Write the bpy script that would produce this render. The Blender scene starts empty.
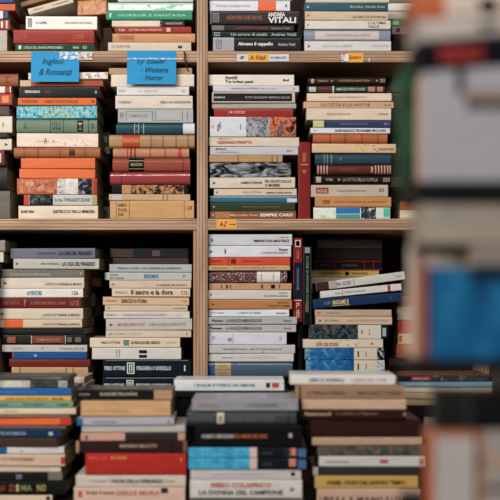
import bpy, bmesh, math, random
from mathutils import Vector, Matrix
S = bpy.context.scene
C = S.collection
FP = 984.0            # focal length in pixels
CAMZ = 1.40           # camera height
HY = 293.0            # pixel row of the horizon
R = random.Random(7)

def X(px, d): return (px - 250.0) / FP * d
def Z(py, d): return CAMZ - (py - HY) / FP * d

# ------------------------------------------------------------------ materials
def lin(h):
    h = h.lstrip('#')
    v = [int(h[i:i+2], 16) / 255 for i in (0, 2, 4)]
    l = [c / 12.92 if c <= .04045 else ((c + .055) / 1.055) ** 2.4 for c in v]
    Y = .3 * l[0] + .59 * l[1] + .11 * l[2]          # a little more contrast, same hue
    k = 1.02 * (Y + .003) ** .2
    return tuple(min(.9, (c * .94 + Y * .06) * k) for c in l) + (1,)
MATS = {}
def nodes(name):
    m = bpy.data.materials.new(name); m.use_nodes = True
    nt = m.node_tree
    b = nt.nodes['Principled BSDF']; b.inputs['Specular IOR Level'].default_value = .12
    return m, nt, b
def mapped(nt, scale, rnd=True):
    tc = nt.nodes.new('ShaderNodeTexCoord'); mp = nt.nodes.new('ShaderNodeMapping')
    nt.links.new(tc.outputs['Object'], mp.inputs['Vector'])
    mp.inputs['Scale'].default_value = scale
    if rnd: mp.inputs['Location'].default_value = (R.uniform(-9, 9), R.uniform(-9, 9), R.uniform(-9, 9))
    return mp
def cover_mat(hexc, gloss=0.45, wear=0.5):
    k = ('cover', hexc, gloss, wear)
    if k in MATS: return MATS[k]
    m, nt, b = nodes('cover_' + hexc)
    mp = mapped(nt, (14, 60, 60))
    n = nt.nodes.new('ShaderNodeTexNoise'); n.inputs['Scale'].default_value = 1.6; n.inputs['Detail'].default_value = 6
    nt.links.new(mp.outputs[0], n.inputs['Vector'])
    n2 = nt.nodes.new('ShaderNodeTexNoise'); n2.inputs['Scale'].default_value = 9; n2.inputs['Detail'].default_value = 8; n2.inputs['Roughness'].default_value = .7
    nt.links.new(mp.outputs[0], n2.inputs['Vector'])
    cr = nt.nodes.new('ShaderNodeValToRGB')
    c = lin(hexc)
    cr.color_ramp.elements[0].position = .3; cr.color_ramp.elements[1].position = .72
    cr.color_ramp.elements[0].color = tuple(x * (1 - .22 * wear) for x in c[:3]) + (1,)
    cr.color_ramp.elements[1].color = tuple(min(.9, x * (1 + .1 * wear)) for x in c[:3]) + (1,)
    nt.links.new(n.outputs['Fac'], cr.inputs['Fac'])
    mx = nt.nodes.new('ShaderNodeMix'); mx.data_type = 'RGBA'; mx.blend_type = 'MIX'
    cr2 = nt.nodes.new('ShaderNodeValToRGB'); cr2.color_ramp.elements[0].position = .66; cr2.color_ramp.elements[1].position = .78
    cr2.color_ramp.elements[1].color = (.35 * wear,) * 3 + (1,)
    nt.links.new(n2.outputs['Fac'], cr2.inputs['Fac'])
    nt.links.new(cr2.outputs['Color'], mx.inputs['Factor'])
    nt.links.new(cr.outputs['Color'], mx.inputs['A'])
    mx.inputs['B'].default_value = (c[0] * .6 + .09, c[1] * .6 + .075, c[2] * .6 + .06, 1)
    nt.links.new(mx.outputs['Result'], b.inputs['Base Color'])
    b.inputs['Roughness'].default_value = gloss
    if gloss <= .25: b.inputs['Specular IOR Level'].default_value = .65
    bp = nt.nodes.new('ShaderNodeBump'); bp.inputs['Strength'].default_value = .1 if gloss > .25 else .015; bp.inputs['Distance'].default_value = .001
    nt.links.new(n2.outputs['Fac'], bp.inputs['Height']); nt.links.new(bp.outputs['Normal'], b.inputs['Normal'])
    MATS[k] = m; return m
def ink_mat(hexc, gloss=.5):
    k = ('ink', hexc, gloss)
    if k in MATS: return MATS[k]
    m, nt, b = nodes('ink_' + hexc)
    mp = mapped(nt, (200, 200, 200)); n = nt.nodes.new('ShaderNodeTexNoise'); nt.links.new(mp.outputs[0], n.inputs['Vector'])
    cr = nt.nodes.new('ShaderNodeValToRGB'); c = lin(hexc)
    cr.color_ramp.elements[0].color = tuple(x * .85 for x in c[:3]) + (1,); cr.color_ramp.elements[1].color = c
    nt.links.new(n.outputs['Fac'], cr.inputs['Fac']); nt.links.new(cr.outputs['Color'], b.inputs['Base Color'])
    b.inputs['Roughness'].default_value = gloss
    MATS[k] = m; return m
def page_mat(hexc='b8a482'):
    k = ('page', hexc)
    if k in MATS: return MATS[k]
    m, nt, b = nodes('pages_' + hexc)
    mp = mapped(nt, (3, 3, 900)); n = nt.nodes.new('ShaderNodeTexNoise'); n.inputs['Scale'].default_value = 1.5; n.inputs['Detail'].default_value = 3
    nt.links.new(mp.outputs[0], n.inputs['Vector'])
    cr = nt.nodes.new('ShaderNodeValToRGB'); c = lin(hexc)
    cr.color_ramp.elements[0].position = .35; cr.color_ramp.elements[1].position = .65
    cr.color_ramp.elements[0].color = tuple(x * .6 for x in c[:3]) + (1,); cr.color_ramp.elements[1].color = c
    nt.links.new(n.outputs['Fac'], cr.inputs['Fac']); nt.links.new(cr.outputs['Color'], b.inputs['Base Color'])
    bp = nt.nodes.new('ShaderNodeBump'); bp.inputs['Strength'].default_value = .3; bp.inputs['Distance'].default_value = .001
    nt.links.new(n.outputs['Fac'], bp.inputs['Height']); nt.links.new(bp.outputs['Normal'], b.inputs['Normal'])
    b.inputs['Roughness'].default_value = .9
    MATS[k] = m; return m
def picture_mat(cols, scale=40, stretch=(1, 1, 1)):
    k = ('pic', cols, scale, stretch)
    if k in MATS: return MATS[k]
    m, nt, b = nodes('picture_print')
    mp = mapped(nt, stretch)
    n = nt.nodes.new('ShaderNodeTexNoise'); n.inputs['Scale'].default_value = scale; n.inputs['Detail'].default_value = 5; n.inputs['Roughness'].default_value = .6
    n.inputs['Distortion'].default_value = .8
    nt.links.new(mp.outputs[0], n.inputs['Vector'])
    cr = nt.nodes.new('ShaderNodeValToRGB'); e = cr.color_ramp.elements
    N = len(cols); lo, hi = .34, .66
    e[0].position = lo; e[0].color = lin(cols[0]); e[1].position = hi; e[1].color = lin(cols[-1])
    for i in range(1, N - 1):
        q = e.new(lo + (hi - lo) * i / (N - 1)); q.color = lin(cols[i])
    nt.links.new(n.outputs['Fac'], cr.inputs['Fac']); nt.links.new(cr.outputs['Color'], b.inputs['Base Color'])
    b.inputs['Roughness'].default_value = .27
    MATS[k] = m; return m
def wood_mat(name, a, b_, axis, edge=False):
    m, nt, b = nodes(name)
    # grain stretched along the axis; ply layers across the edge
    sc = [40, 40, 40]; sc[axis] = 2.5
    mp = mapped(nt, tuple(sc)); n = nt.nodes.new('ShaderNodeTexNoise'); n.inputs['Scale'].default_value = 1.5; n.inputs['Detail'].default_value = 7; n.inputs['Distortion'].default_value = .6
    nt.links.new(mp.outputs[0], n.inputs['Vector'])
    cr = nt.nodes.new('ShaderNodeValToRGB')
    cr.color_ramp.elements[0].position = .3; cr.color_ramp.elements[1].position = .7
    cr.color_ramp.elements[0].color = lin(a); cr.color_ramp.elements[1].color = lin(b_)
    nt.links.new(n.outputs['Fac'], cr.inputs['Fac'])
    out = cr.outputs['Color']
    if edge:
        tc = nt.nodes.new('ShaderNodeTexCoord'); sx = nt.nodes.new('ShaderNodeSeparateXYZ')
        nt.links.new(tc.outputs['Object'], sx.inputs[0])
        src = sx.outputs['Z'] if axis == 0 else sx.outputs['X']
        ad = nt.nodes.new('ShaderNodeMath'); ad.operation = 'MULTIPLY_ADD'; ad.inputs[1].default_value = .0016; 
        nt.links.new(n.outputs['Fac'], ad.inputs[0]); nt.links.new(src, ad.inputs[2])
        mu = nt.nodes.new('ShaderNodeMath'); mu.operation = 'MULTIPLY'; mu.inputs[1].default_value = 2 * math.pi / .0078
        nt.links.new(ad.outputs[0], mu.inputs[0])
        si = nt.nodes.new('ShaderNodeMath'); si.operation = 'SINE'; nt.links.new(mu.outputs[0], si.inputs[0])
        cr2 = nt.nodes.new('ShaderNodeValToRGB'); cr2.color_ramp.elements[0].position = .45; cr2.color_ramp.elements[1].position = 1.0
        cr2.color_ramp.elements[0].color = (.0, .0, .0, 1); cr2.color_ramp.elements[1].color = (.75, .75, .75, 1)
        nt.links.new(si.outputs[0], cr2.inputs['Fac'])
        mx = nt.nodes.new('ShaderNodeMix'); mx.data_type = 'RGBA'
        nt.links.new(cr2.outputs['Color'], mx.inputs['Factor']); nt.links.new(out, mx.inputs['A']); mx.inputs['B'].default_value = lin('6a4a38')
        out = mx.outputs['Result']
    nt.links.new(out, b.inputs['Base Color'])
    b.inputs['Roughness'].default_value = .65
    bp = nt.nodes.new('ShaderNodeBump'); bp.inputs['Strength'].default_value = .2; bp.inputs['Distance'].default_value = .001
    nt.links.new(n.outputs['Fac'], bp.inputs['Height']); nt.links.new(bp.outputs['Normal'], b.inputs['Normal'])
    return m
def foil_mat():
    m, nt, b = nodes('crumpled_wrap')
    mp = mapped(nt, (22, 30, 50)); n = nt.nodes.new('ShaderNodeTexNoise'); n.inputs['Scale'].default_value = 1.3; n.inputs['Detail'].default_value = 4; n.inputs['Distortion'].default_value = 1.2
    nt.links.new(mp.outputs[0], n.inputs['Vector'])
    cr = nt.nodes.new('ShaderNodeValToRGB'); e = cr.color_ramp.elements
    e[0].position = .45; e[0].color = lin('14171b'); e[1].position = .8; e[1].color = lin('b9bcc0')
    nt.links.new(n.outputs['Fac'], cr.inputs['Fac']); nt.links.new(cr.outputs['Color'], b.inputs['Base Color'])
    bp = nt.nodes.new('ShaderNodeBump'); bp.inputs['Strength'].default_value = 1; bp.inputs['Distance'].default_value = .004
    nt.links.new(n.outputs['Fac'], bp.inputs['Height']); nt.links.new(bp.outputs['Normal'], b.inputs['Normal'])
    b.inputs['Roughness'].default_value = .18
    return m
def tape_mat():
    m, nt, b = nodes('clear_tape_glare')
    mp = mapped(nt, (90, 90, 160)); n = nt.nodes.new('ShaderNodeTexNoise'); n.inputs['Scale'].default_value = 1.2
    nt.links.new(mp.outputs[0], n.inputs['Vector'])
    cr = nt.nodes.new('ShaderNodeValToRGB'); cr.color_ramp.elements[0].position = .45; cr.color_ramp.elements[1].position = .62
    cr.color_ramp.elements[0].color = (.06,) * 3 + (1,); cr.color_ramp.elements[1].color = (.55,) * 3 + (1,)  # pale alpha patches paint whitish glare onto the clear tape
    nt.links.new(n.outputs['Fac'], cr.inputs['Fac']); nt.links.new(cr.outputs['Color'], b.inputs['Alpha'])
    b.inputs['Base Color'].default_value = (.8, .82, .84, 1); b.inputs['Roughness'].default_value = .2
    bp = nt.nodes.new('ShaderNodeBump'); bp.inputs['Strength'].default_value = .8; bp.inputs['Distance'].default_value = .002
    nt.links.new(n.outputs['Fac'], bp.inputs['Height']); nt.links.new(bp.outputs['Normal'], b.inputs['Normal'])
    return m

# ------------------------------------------------------------------ mesh helpers
def link(name, me, mat=None, parent=None):
    o = bpy.data.objects.new(name, me); C.objects.link(o)
    if mat: me.materials.append(mat)
    if parent: o.parent = parent
    return o
def bm_obj(name, bm, mat, parent=None, smooth=False):
    bmesh.ops.recalc_face_normals(bm, faces=bm.faces)
    me = bpy.data.meshes.new(name); bm.to_mesh(me); bm.free()
    if smooth:
        for p in me.polygons: p.use_smooth = True
        me.set_sharp_from_angle(angle=math.radians(40))
    return link(name, me, mat, parent)
def add_box(bm, x0, x1, y0, y1, z0, z1, bev=0):
    vs = [bm.verts.new((x, y, z)) for x in (x0, x1) for y in (y0, y1) for z in (z0, z1)]
    F = [(0, 1, 3, 2), (4, 6, 7, 5), (0, 4, 5, 1), (2, 3, 7, 6), (0, 2, 6, 4), (1, 5, 7, 3)]
    fs = [bm.faces.new([vs[i] for i in f]) for f in F]
    if bev:
        es = set(e for f in fs for e in f.edges)
        bmesh.ops.bevel(bm, geom=list(es), offset=bev, segments=2, affect='EDGES', profile=.5)
def box(name, x0, x1, y0, y1, z0, z1, mat, parent=None, bev=0):
    bm = bmesh.new(); add_box(bm, x0, x1, y0, y1, z0, z1, bev)
    return bm_obj(name, bm, mat, parent)

class Prof:
    """outline of a spine in the y-z plane: front y as a function of z"""
    def __init__(s, T, kind):
        s.T = T; s.k = kind
        s.r = {'h': min(.006, T * .32), 'p': min(.002, T * .28), 'f': min(.0012, T * .25)}[kind]
        s.b = {'h': min(.0035, T * .16), 'p': 0, 'f': .0008}[kind]    # extra bulge of a rounded spine
    def y(s, z):
        T, r = s.T, s.r
        z = max(0, min(T, z)); yy = 0
        e = min(z, T - z)
        if e < r: yy += r - math.sqrt(max(0, r * r - (r - e) ** 2))
        u = (z / T - .5) * 2
        return yy + s.b * u * u
    def zs(s, a=0, b=None):
        b = s.T if b is None else b
        T, r = s.T, s.r
        base = [0, r * .08, r * .3, r * .6, r] + [r + (T - 2 * r) * i / 6 for i in range(1, 6)] + [T - r, T - r * .6, T - r * .3, T - r * .08, T]
        return [a] + [q for q in base if a + 1e-5 < q < b - 1e-5] + [b]

def cover_mesh(L, D, T, kind):
    p = Prof(T, kind); bm = bmesh.new()
    t = {'h': .0024, 'p': .0006, 'f': .0022}[kind]; t = min(t, T * .2)
    outer = []; inner = []
    outer.append((D, 0)); inner.append((D, t))
    if kind == 'h':     # joint groove behind the spine
        g = min(.0012, T * .08)
        outer += [(.014, 0), (.011, g), (.0085, g), (.0065, 0)]; inner += [(.014, t), (.011, t + g), (.0085, t + g), (.0065, t + g)]
    else:
        outer.append((.006, 0)); inner.append((.006, t))
    zs = p.zs()
    for z in zs:
        outer.append((p.y(z), z)); inner.append((p.y(z) + t, min(max(z, t), T - t)))
    if kind == 'h':
        outer += [(.0065, T), (.0085, T - g), (.011, T - g), (.014, T)]; inner += [(.0065, T - t - g), (.0085, T - t - g), (.011, T - t - g), (.014, T - t)]
    else:
        outer.append((.006, T)); inner.append((.006, T - t))
    outer.append((D, T)); inner.append((D, T - t))
    # drop any point that would fold back on itself
    n = len(outer); V = []
    for x in (-L / 2, L / 2):
        V.append([[bm.verts.new((x, a, b)) for a, b in outer], [bm.verts.new((x, a, b)) for a, b in inner]])
    for i in range(n - 1):
        for k in (0, 1):
            bm.faces.new((V[0][k][i], V[0][k][i + 1], V[1][k][i + 1], V[1][k][i]))
        for s in (0, 1):
            bm.faces.new((V[s][0][i], V[s][0][i + 1], V[s][1][i + 1], V[s][1][i]))
    for i in (0, n - 1):
        bm.faces.new((V[0][0][i], V[0][1][i], V[1][1][i], V[1][0][i]))
    bmesh.ops.remove_doubles(bm, verts=bm.verts, dist=1e-6)
    return bm
def pages_bm(L, D, T, kind):
    t = min({'h': .0024, 'p': .0006, 'f': .0022}[kind], T * .2); i = 0 if kind == 'p' else .003
    p = Prof(T, kind); bm = bmesh.new()
    add_box(bm, -L / 2 + i + .0002, L / 2 - i - .0002, max(.0042, p.b + p.r * .4 + t), D - i - .0003, t + .0001, T - t - .0001)
    return bm
def strip_bm(p, xa, xb, za, zb, eps=.00025):
    bm = bmesh.new(); zs = p.zs(za, zb)
    A = [bm.verts.new((xa, p.y(z) - eps, z)) for z in zs]; B = [bm.verts.new((xb, p.y(z) - eps, z)) for z in zs]
    A2 = [bm.verts.new((xa, p.y(z) + .0001, z)) for z in zs]; B2 = [bm.verts.new((xb, p.y(z) + .0001, z)) for z in zs]
    for i in range(len(zs) - 1):
        bm.faces.new((A[i], A[i + 1], B[i + 1], B[i])); bm.faces.new((A[i], A[i + 1], A2[i + 1], A2[i])); bm.faces.new((B[i], B[i + 1], B2[i + 1], B2[i]))
    bm.faces.new((A[0], B[0], B2[0], A2[0])); bm.faces.new((A[-1], B[-1], B2[-1], A2[-1]))
    return bm
def text_mesh(body, bold=False, shear=0):
    cu = bpy.data.curves.new('lettering', 'FONT'); cu.body = body; cu.size = 1; cu.resolution_u = 2
    cu.offset = .03 if bold else .008; cu.shear = shear; cu.extrude = 0
    o = bpy.data.objects.new('tmp', cu)
    me = bpy.data.meshes.new_from_object(o)
    bpy.data.objects.remove(o); bpy.data.curves.remove(cu)
    return me
def fit_text(body, x0, x1, z0, z1, yf, mat, parent, bold=False, name='title_lettering', shear=0, flip=False, keep=False):
    me = text_mesh(body, bold, shear)
    if not me.vertices: return
    xs = [v.co.x for v in me.vertices]; ys = [v.co.y for v in me.vertices]
    ax, bx, ay, by = min(xs), max(xs), min(ys), max(ys)
    sx = (x1 - x0) / (bx - ax); sy = (z1 - z0) / (by - ay)
    if sx > sy * 2.2: sx = sy * 2.2
    for v in me.vertices:
        x = x0 + (v.co.x - ax) * sx; z = z0 + (v.co.y - ay) * sy
        v.co = Vector((x, yf(z), z))
    me.materials.clear(); me.name = name
    return link(name, me, mat, parent)

LABELS = []
def tag(o, label=None, cat=None, group=None, kind=None):
    if label: o['label'] = label; LABELS.append(label)
    if cat: o['category'] = cat
    if group: o['group'] = group
    if kind: o['kind'] = kind

# ------------------------------------------------------------------ a book
def book(x0, x1, yt, yb, d, col, kind, label, group, marks=(), roll=0, yaw=0, depth=None, vert=False,
         pages='a48f6e', gloss=.27, wear=.5, flip=False, zr=None, ln=None):
    """pixels are turned into metres at the book's own distance d; zr fixes the bottom and top height"""
    if zr: zb, zt = zr
    else: zb, zt = Z(yb, d), Z(yt, d)
    xa, xb = X(x0, d), X(x1, d)
    if vert: L, T = zt - zb, xb - xa
    else: L, T = xb - xa, zt - zb
    D = depth or min(.15, max(.095, L * .64))
    root = bpy.data.objects.new('hardback_book' if kind in 'hf' else 'paperback_book', None); C.objects.link(root)
    root.empty_display_size = .02
    Y = d - DC
    if vert:
        root.location = (xa, Y, (zb + zt) / 2); root.rotation_euler = (0, math.radians(90 + roll), 0)
    else:
        root.location = ((xa + xb) / 2, Y, zb); root.rotation_euler = (0, math.radians(-roll), math.radians(yaw))
    tag(root, label, 'book', group)
    p = Prof(T, kind)
    if flip:      # spine turned to the back of the shelf
        q = bpy.data.objects.new('x', None); 
        bm = cover_mesh(L, D, T, kind)
        bmesh.ops.transform(bm, matrix=Matrix.Translation((0, D, 0)) @ Matrix.Rotation(math.pi, 4, 'Z'), verts=bm.verts)
        bm_obj('cover', bm, cover_mat(col, gloss, wear), root, True)
        bm = pages_bm(L, D, T, kind)
        bmesh.ops.transform(bm, matrix=Matrix.Translation((0, D, 0)) @ Matrix.Rotation(math.pi, 4, 'Z'), verts=bm.verts)
        bm_obj('page_block', bm, page_mat(pages), root)
        bpy.data.objects.remove(q)
        return root
    cm = FOIL if col == 'foil' else (picture_mat(col[0], *col[1:]) if isinstance(col, tuple) else cover_mat(col, gloss, wear))
    bm_obj('cover', cover_mesh(L, D, T, kind), cm, root, True)
    bm_obj('page_block', pages_bm(L, D, T, kind), page_mat(pages), root)
    s = d / FP
    def lx(v):
        if vert: return (v - yt) * s - L / 2
        return (v - (x0 + x1) / 2) * s
    for mk in marks:
        k = mk[0]
        if k == 'T':
            _, body, a, b, c = mk[:5]; hf = mk[5] if len(mk) > 5 else .4; vf = mk[6] if len(mk) > 6 else .5; bold = len(mk) > 7 and mk[7]
            fit_text(body, lx(a), lx(b), T * (vf - hf / 2), T * (vf + hf / 2), lambda z: p.y(z) - .0006, ink_mat(c), root, bold)
        elif k == 'B':
            _, a, b, c = mk[:4]; va = mk[4] if len(mk) > 4 else .0; vb = mk[5] if len(mk) > 5 else 1.0
            bm_obj('spine_band' if abs(b - a) < 9 else 'spine_panel', strip_bm(p, max(lx(a), -L / 2), min(lx(b), L / 2), T * va, T * vb, .0003), cover_mat(c, gloss, .35), root, True)
        elif k == 'P':
            _, a, b, cols = mk[:4]; sc = mk[4] if len(mk) > 4 else 60; va = mk[5] if len(mk) > 5 else .0; vb = mk[6] if len(mk) > 6 else 1.0
            bm_obj('spine_picture', strip_bm(p, max(lx(a), -L / 2), min(lx(b), L / 2), T * va, T * vb, .00025), picture_mat(cols, sc), root, True)
        elif k == 'E':     # small publisher's mark: a notched triangle
            _, a, c = mk[:3]; r = T * .16; z = T * .5; xx = lx(a)
            bm = bmesh.new()
            pts = [(-r, -r), (r * 1.1, -.1 * r), (-r, r), (-.4 * r, 0)]
            v1 = [bm.verts.new((xx + u, p.y(z) - .0007, z + w)) for u, w in pts]; v0 = [bm.verts.new((xx + u, p.y(z) + .0001, z + w)) for u, w in pts]
            bm.faces.new(v1)
            for i in range(4): bm.faces.new((v1[i], v1[(i + 1) % 4], v0[(i + 1) % 4], v0[i]))
            bm_obj('publisher_emblem', bm, ink_mat(c), root)
        elif k == 'F':     # framed square device with a mark inside
            _, a, b, c = mk[:4]; za, zb2 = T * .17, T * .83; xa_, xb_ = lx(a), lx(b); w = (xb_ - xa_) * .14
            bm = bmesh.new()
            for (q0, q1, r0, r1) in ((xa_, xb_, za, za + w), (xa_, xb_, zb2 - w, zb2), (xa_, xa_ + w, za + w, zb2 - w), (xb_ - w, xb_, za + w, zb2 - w),
                                     (xa_ + 2 * w, xa_ + 3 * w, za + 2 * w, zb2 - 2 * w), (xa_ + 3 * w, xb_ - 2 * w, zb2 - 3 * w, zb2 - 2 * w), (xb_ - 3 * w, xb_ - 2 * w, za + 2 * w, zb2 - 3 * w)):
                add_box(bm, q0, q1, p.y(za) - .0006, p.y(T * .5) + .0001, r0, r1)
            bm_obj('publisher_emblem', bm, ink_mat(c), root)
        elif k == 'K':     # raised spine ridges
            _, lst, c = mk
            for a in lst:
                bm_obj('spine_ridge', strip_bm(p, lx(a) - s * .5, lx(a) + s * .5, T * .02, T * .98, .0008), cover_mat(c, gloss, .3), root, True)
        elif k == 'U':     # picture printed on the upper cover
            _, a, b, cols, sc = mk
            bm = bmesh.new(); add_box(bm, lx(a), lx(b), .018, D - .02, T - .0001, T + .0003)
            bm_obj('cover_picture', bm, picture_mat(cols, sc), root)
    return root

FOIL = foil_mat()
DC = 2.40             # camera distance to the front edge of the shelves

def stack(place, group, d, books, base=None, yawj=.8, dj=.006):
    """books from top to bottom; contiguous heights so each rests on the one below"""
    if place.startswith(('top shelf', 'middle shelf', 'lower shelf', 'front pile at')): place = 'in the ' + place
    if base == 'table': base = HY + TABH * FP / d
    n = len(books); edges = []
    for i, b in enumerate(books):
        if i == 0: edges.append(b[2])
        else: edges.append((books[i - 1][3] + b[2]) / 2)
    edges.append(base if base is not None else books[-1][3])
    out = []
    for i, b in enumerate(books):
        x0, x1, yt, yb, col, kind, look = b[:7]
        marks = b[7] if len(b) > 7 else (); o = dict(b[8]) if len(b) > 8 else {}
        dy = o.pop('dy', R.uniform(0, dj))
        yaw = o.pop('yaw', R.uniform(-yawj, yawj))
        zt, zb = Z(edges[i], d), Z(edges[i + 1], d)
        o.setdefault('roll', R.uniform(-.22, .22))
        dd = d + dy
        out.append(book(x0, x1, yt, yb, dd, col, kind, (look + ' ' + (o.pop('at', place))).strip(), group, marks, yaw=yaw, zr=(zb + .0001, zt - .0005), **o))
    return out
T = lambda *a: ('T',) + a
B = lambda *a: ('B',) + a
P = lambda *a: ('P',) + a
E = lambda *a: ('E',) + a
K1, W1, RD, GD = '26221f', 'd8d2c8', 'a5382a', 'b89a5e'
D0 = 2.405
SH1, SH2, SH3 = 51.0, 218.8, 394.0     # pixel rows of the tops of the three shelves

# ================================================================== DATA
# ---- top shelf
stack('at the top left corner of the photo', 'books at the left end of the top shelf', D0, [
 (-66, 13, -8, 3, '2c4f86', 'p', 'blue paperback, mostly cut off,', ()),
 (-64, 15, 3, 10, 'c9592c', 'p', 'orange paperback', ()),
 (-70, 8, 10.5, 18, '23548c', 'p', 'mid-blue paperback under the orange one', (B(-2, 3, 'd0c8b8'),)),
 (-66, 10, 19, 29, '96332c', 'f', 'dark red hardback with white spine mark', (B(1, 3, 'cfc6b8', .2, .8), B(6, 7.5, 'cfc6b8', .15, .85))),
 (-72, 7, 30, 50, 'aaa096', 'p', 'thick worn grey-white paperback', ()),
], SH1)
stack('above the left blue note', 'books on the top shelf above the left blue note', D0, [
 (26, 97, 15.5, 29, 'd9d4cc', 'p', 'white paperback with a small dark square emblem', (('F', 28, 32, '2b3340'), T('LA GUERRA', 36, 47, '4a4a4a', .2), T('NON SENZA UN SOGNO', 65, 92, '6b6560', .16))),
 (13.5, 94, 29, 43, 'a03428', 'f', 'bright red hardback with faint gold lettering', (T('TOMO', 20, 28, 'b4563f', .3), T('STORIE', 73, 84, 'b86a4a', .3), B(70, 87, 'b5583c', .82, .86), B(70, 87, 'b5583c', .14, .18))),
 (15.5, 94, 43, 50.5, '1f4a38', 'p', 'slim dark green paperback with white title', (B(18.5, 21.5, 'b9c4b8', .3, .75), T("L'ISOLA DEL GRANDE PRIGIONIERO", 24, 63, 'b7c7bb', .34), T('MENABO', 73, 79, 'b7c7bb', .34), T('ED', 83, 87, 'b7c7bb', .34))),
], SH1)
stack('above the right blue note', 'books on the top shelf above the right blue note', D0, [
 (118, 193, -9, 2, 'b9b9b6', 'p', 'grey-white paperback at the photo top', ()),
 (108, 193, 2, 10, '9fc4b2', 'p', 'pale mint and white paperback', (P(109, 192, ('5aa68a', 'cfdcd4', 'e4e6e0'), 45, .1, .75),)),
 (106, 192, 11, 19.5, '2f8f6c', 'p', 'green paperback with white title', (T('HORROR E FANTASIA', 118, 186, 'a9cdb8', .28), T('f', 109, 112, 'cfe0d4', .5))),
 (112, 184, 20, 26, 'cdbfa8', 'p', 'cream paperback with dark brown tail', (B(160, 184, '3d2b24'), B(158, 162, 'b9bac0'), T('RACCONTI', 166, 182, 'cdbfa8', .3))),
 (115, 191, 26.5, 33, 'a4302b', 'p', 'slim red paperback with round white seal', (T('Kafka', 119, 125, 'd8b7a0', .4), T('LETTERE DALLA PRIGIONIA', 129, 162, 'd8b7a0', .32), B(166.5, 170.5, 'cfa090', .2, .8))),
 (112.5, 195, 33, 41, 'c08a5c', 'f', 'tan cloth hardback with red title letters', (T('ITINERARI', 119, 134, 'a5472a', .55),)),
 (108, 191, 43, 50, 'c4b4a2', 'p', 'slim off-white paperback, lowest in the pile', (B(178, 182, '3c3530', .3, .6), T('CARTE', 112, 130, '8a7a6c', .3))),
], SH1)
stack('top shelf pile right of divider', 'books on the top shelf right of the divider', D0, [
 (210, 292, -10, 0, 'a9a7a6', 'p', 'grey paperback cut by the photo top,', ()),
 (209.5, 290, 0, 10, 'c9c9cf', 'p', 'white paperback with orange spine patch', (B(258, 276, 'e0622c'), T('DONNE E GUERRE VICINE', 216, 250, '9aa0b4', .25), T('4', 285, 287, '26314f', .4))),
 (210, 298.5, 11, 24, '332b28', 'p', 'dark brown paperback titled NON PIU CHE NOVE', (('F', 213, 219, '8d8580'), T('NON PIU CHE NOVE', 227, 262, 'b06c48', .3, .5), T('ANDREA', 268, 285, 'd8d2cc', .3, .72, True), T('VITALI', 268, 296, 'd8d2cc', .42, .32, True), B(210, 212, '6a625c'))),
 (211, 294, 25, 30.3, '38302d', 'p', 'slim charcoal paperback with grey spine end', (B(212, 224, '76726e', .1, .9), T('L\'AMORE NON GUARISCE', 236, 268, 'a5523e', .3), T('Andrea Vitali', 271, 290, '9a9a98', .34))),
 (212, 298, 31, 36.5, '1e2b2c', 'p', 'slim teal-black paperback with pale title', (('F', 214, 220, '8fa09c'), T('Un amore di zitella   Andrea Vitali', 231, 296, 'a9bcb8', .5))),
 (213, 300.5, 37, 51, '292524', 'p', 'thick black paperback with light grey spine end', (B(213, 234, '9c9aa0'), ('F', 216, 222, '77757c'), T('Almeno il cappello', 238, 273, 'd4d0cc', .32, .5, True), T('Andrea Vitali', 278, 295, 'b9b4b0', .22))),
], SH1)
stack('above the Spettro tag', 'books on the top shelf above the Spettro tag', D0, [
 (306, 389, -8, 2, 'c3b8a4', 'p', 'cream paperback at the photo top', (T('ROMANZI', 370, 385, '6b5a4a', .2),)),
 (305, 388, 2, 10.5, '2f5a6c', 'p', 'teal blue paperback', (E(308, 'c9c9b8'), T('Montalban  Hamelin Street', 350, 385, 'b0b48e', .3))),
 (305, 388, 11, 19.5, 'c4ae94', 'p', 'tan-cream paperback with small black title', (E(308, '8a5a44'), T('LA LUNA COLOR PORPORA', 353, 386, '4a3a30', .28, .35))),
 (305, 390.5, 20, 28.5, 'c9c2b4', 'p', 'off-white paperback titled L\'ULTIMA VALLE', (E(308, '8a8078'), T("L'ULTIMA", 368, 386, '3a342e', .32, .7), T('VALLE', 368, 379, '3a342e', .3, .28))),
 (304, 390.5, 29, 40.5, '8791a4', 'h', 'grey-blue hardback with pale pink title panel', (B(315, 379, 'c2b2b0', .15, .85), T('VIAGGIO IN FONDO ALLA NOTTE', 325, 370, '8e7a80', .22))),
 (304.5, 391, 41, 51, 'c4c2c0', 'p', 'light grey paperback, lowest in the pile,', (E(309, '54504e'), T('SAGGIO SULLA LIBERTA', 322, 352, 'a9a5a2', .25), T('FORTINI', 372, 388, 'b8a89c', .25))),
], SH1)
stack('at the right end of the top shelf', 'books at the back right of the top shelf', 2.56, [
 (384, 455, -20, 2, '7d766c', 'p', 'grey paperback, highest', ()),
 (388, 470, 3, 10.5, 'cfc9bf', 'p', 'upper of two white paperbacks', ()),
 (387, 470, 10.5, 18.5, 'c6beb2', 'p', 'lower of two white paperbacks', ()),
 (391, 470, 19, 25.5, '3f9a54', 'p', 'bright green paperback', (B(393, 399, 'bcd8bc', .2, .8),)),
 (392, 470, 26, 34, 'a9a79e', 'p', 'grey paperback with dark spot', (B(396, 400, '30343a', .25, .75),)),
 (394, 470, 34, 55, '2a2422', 'p', 'thick black paperback', ()),
], 54)

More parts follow.
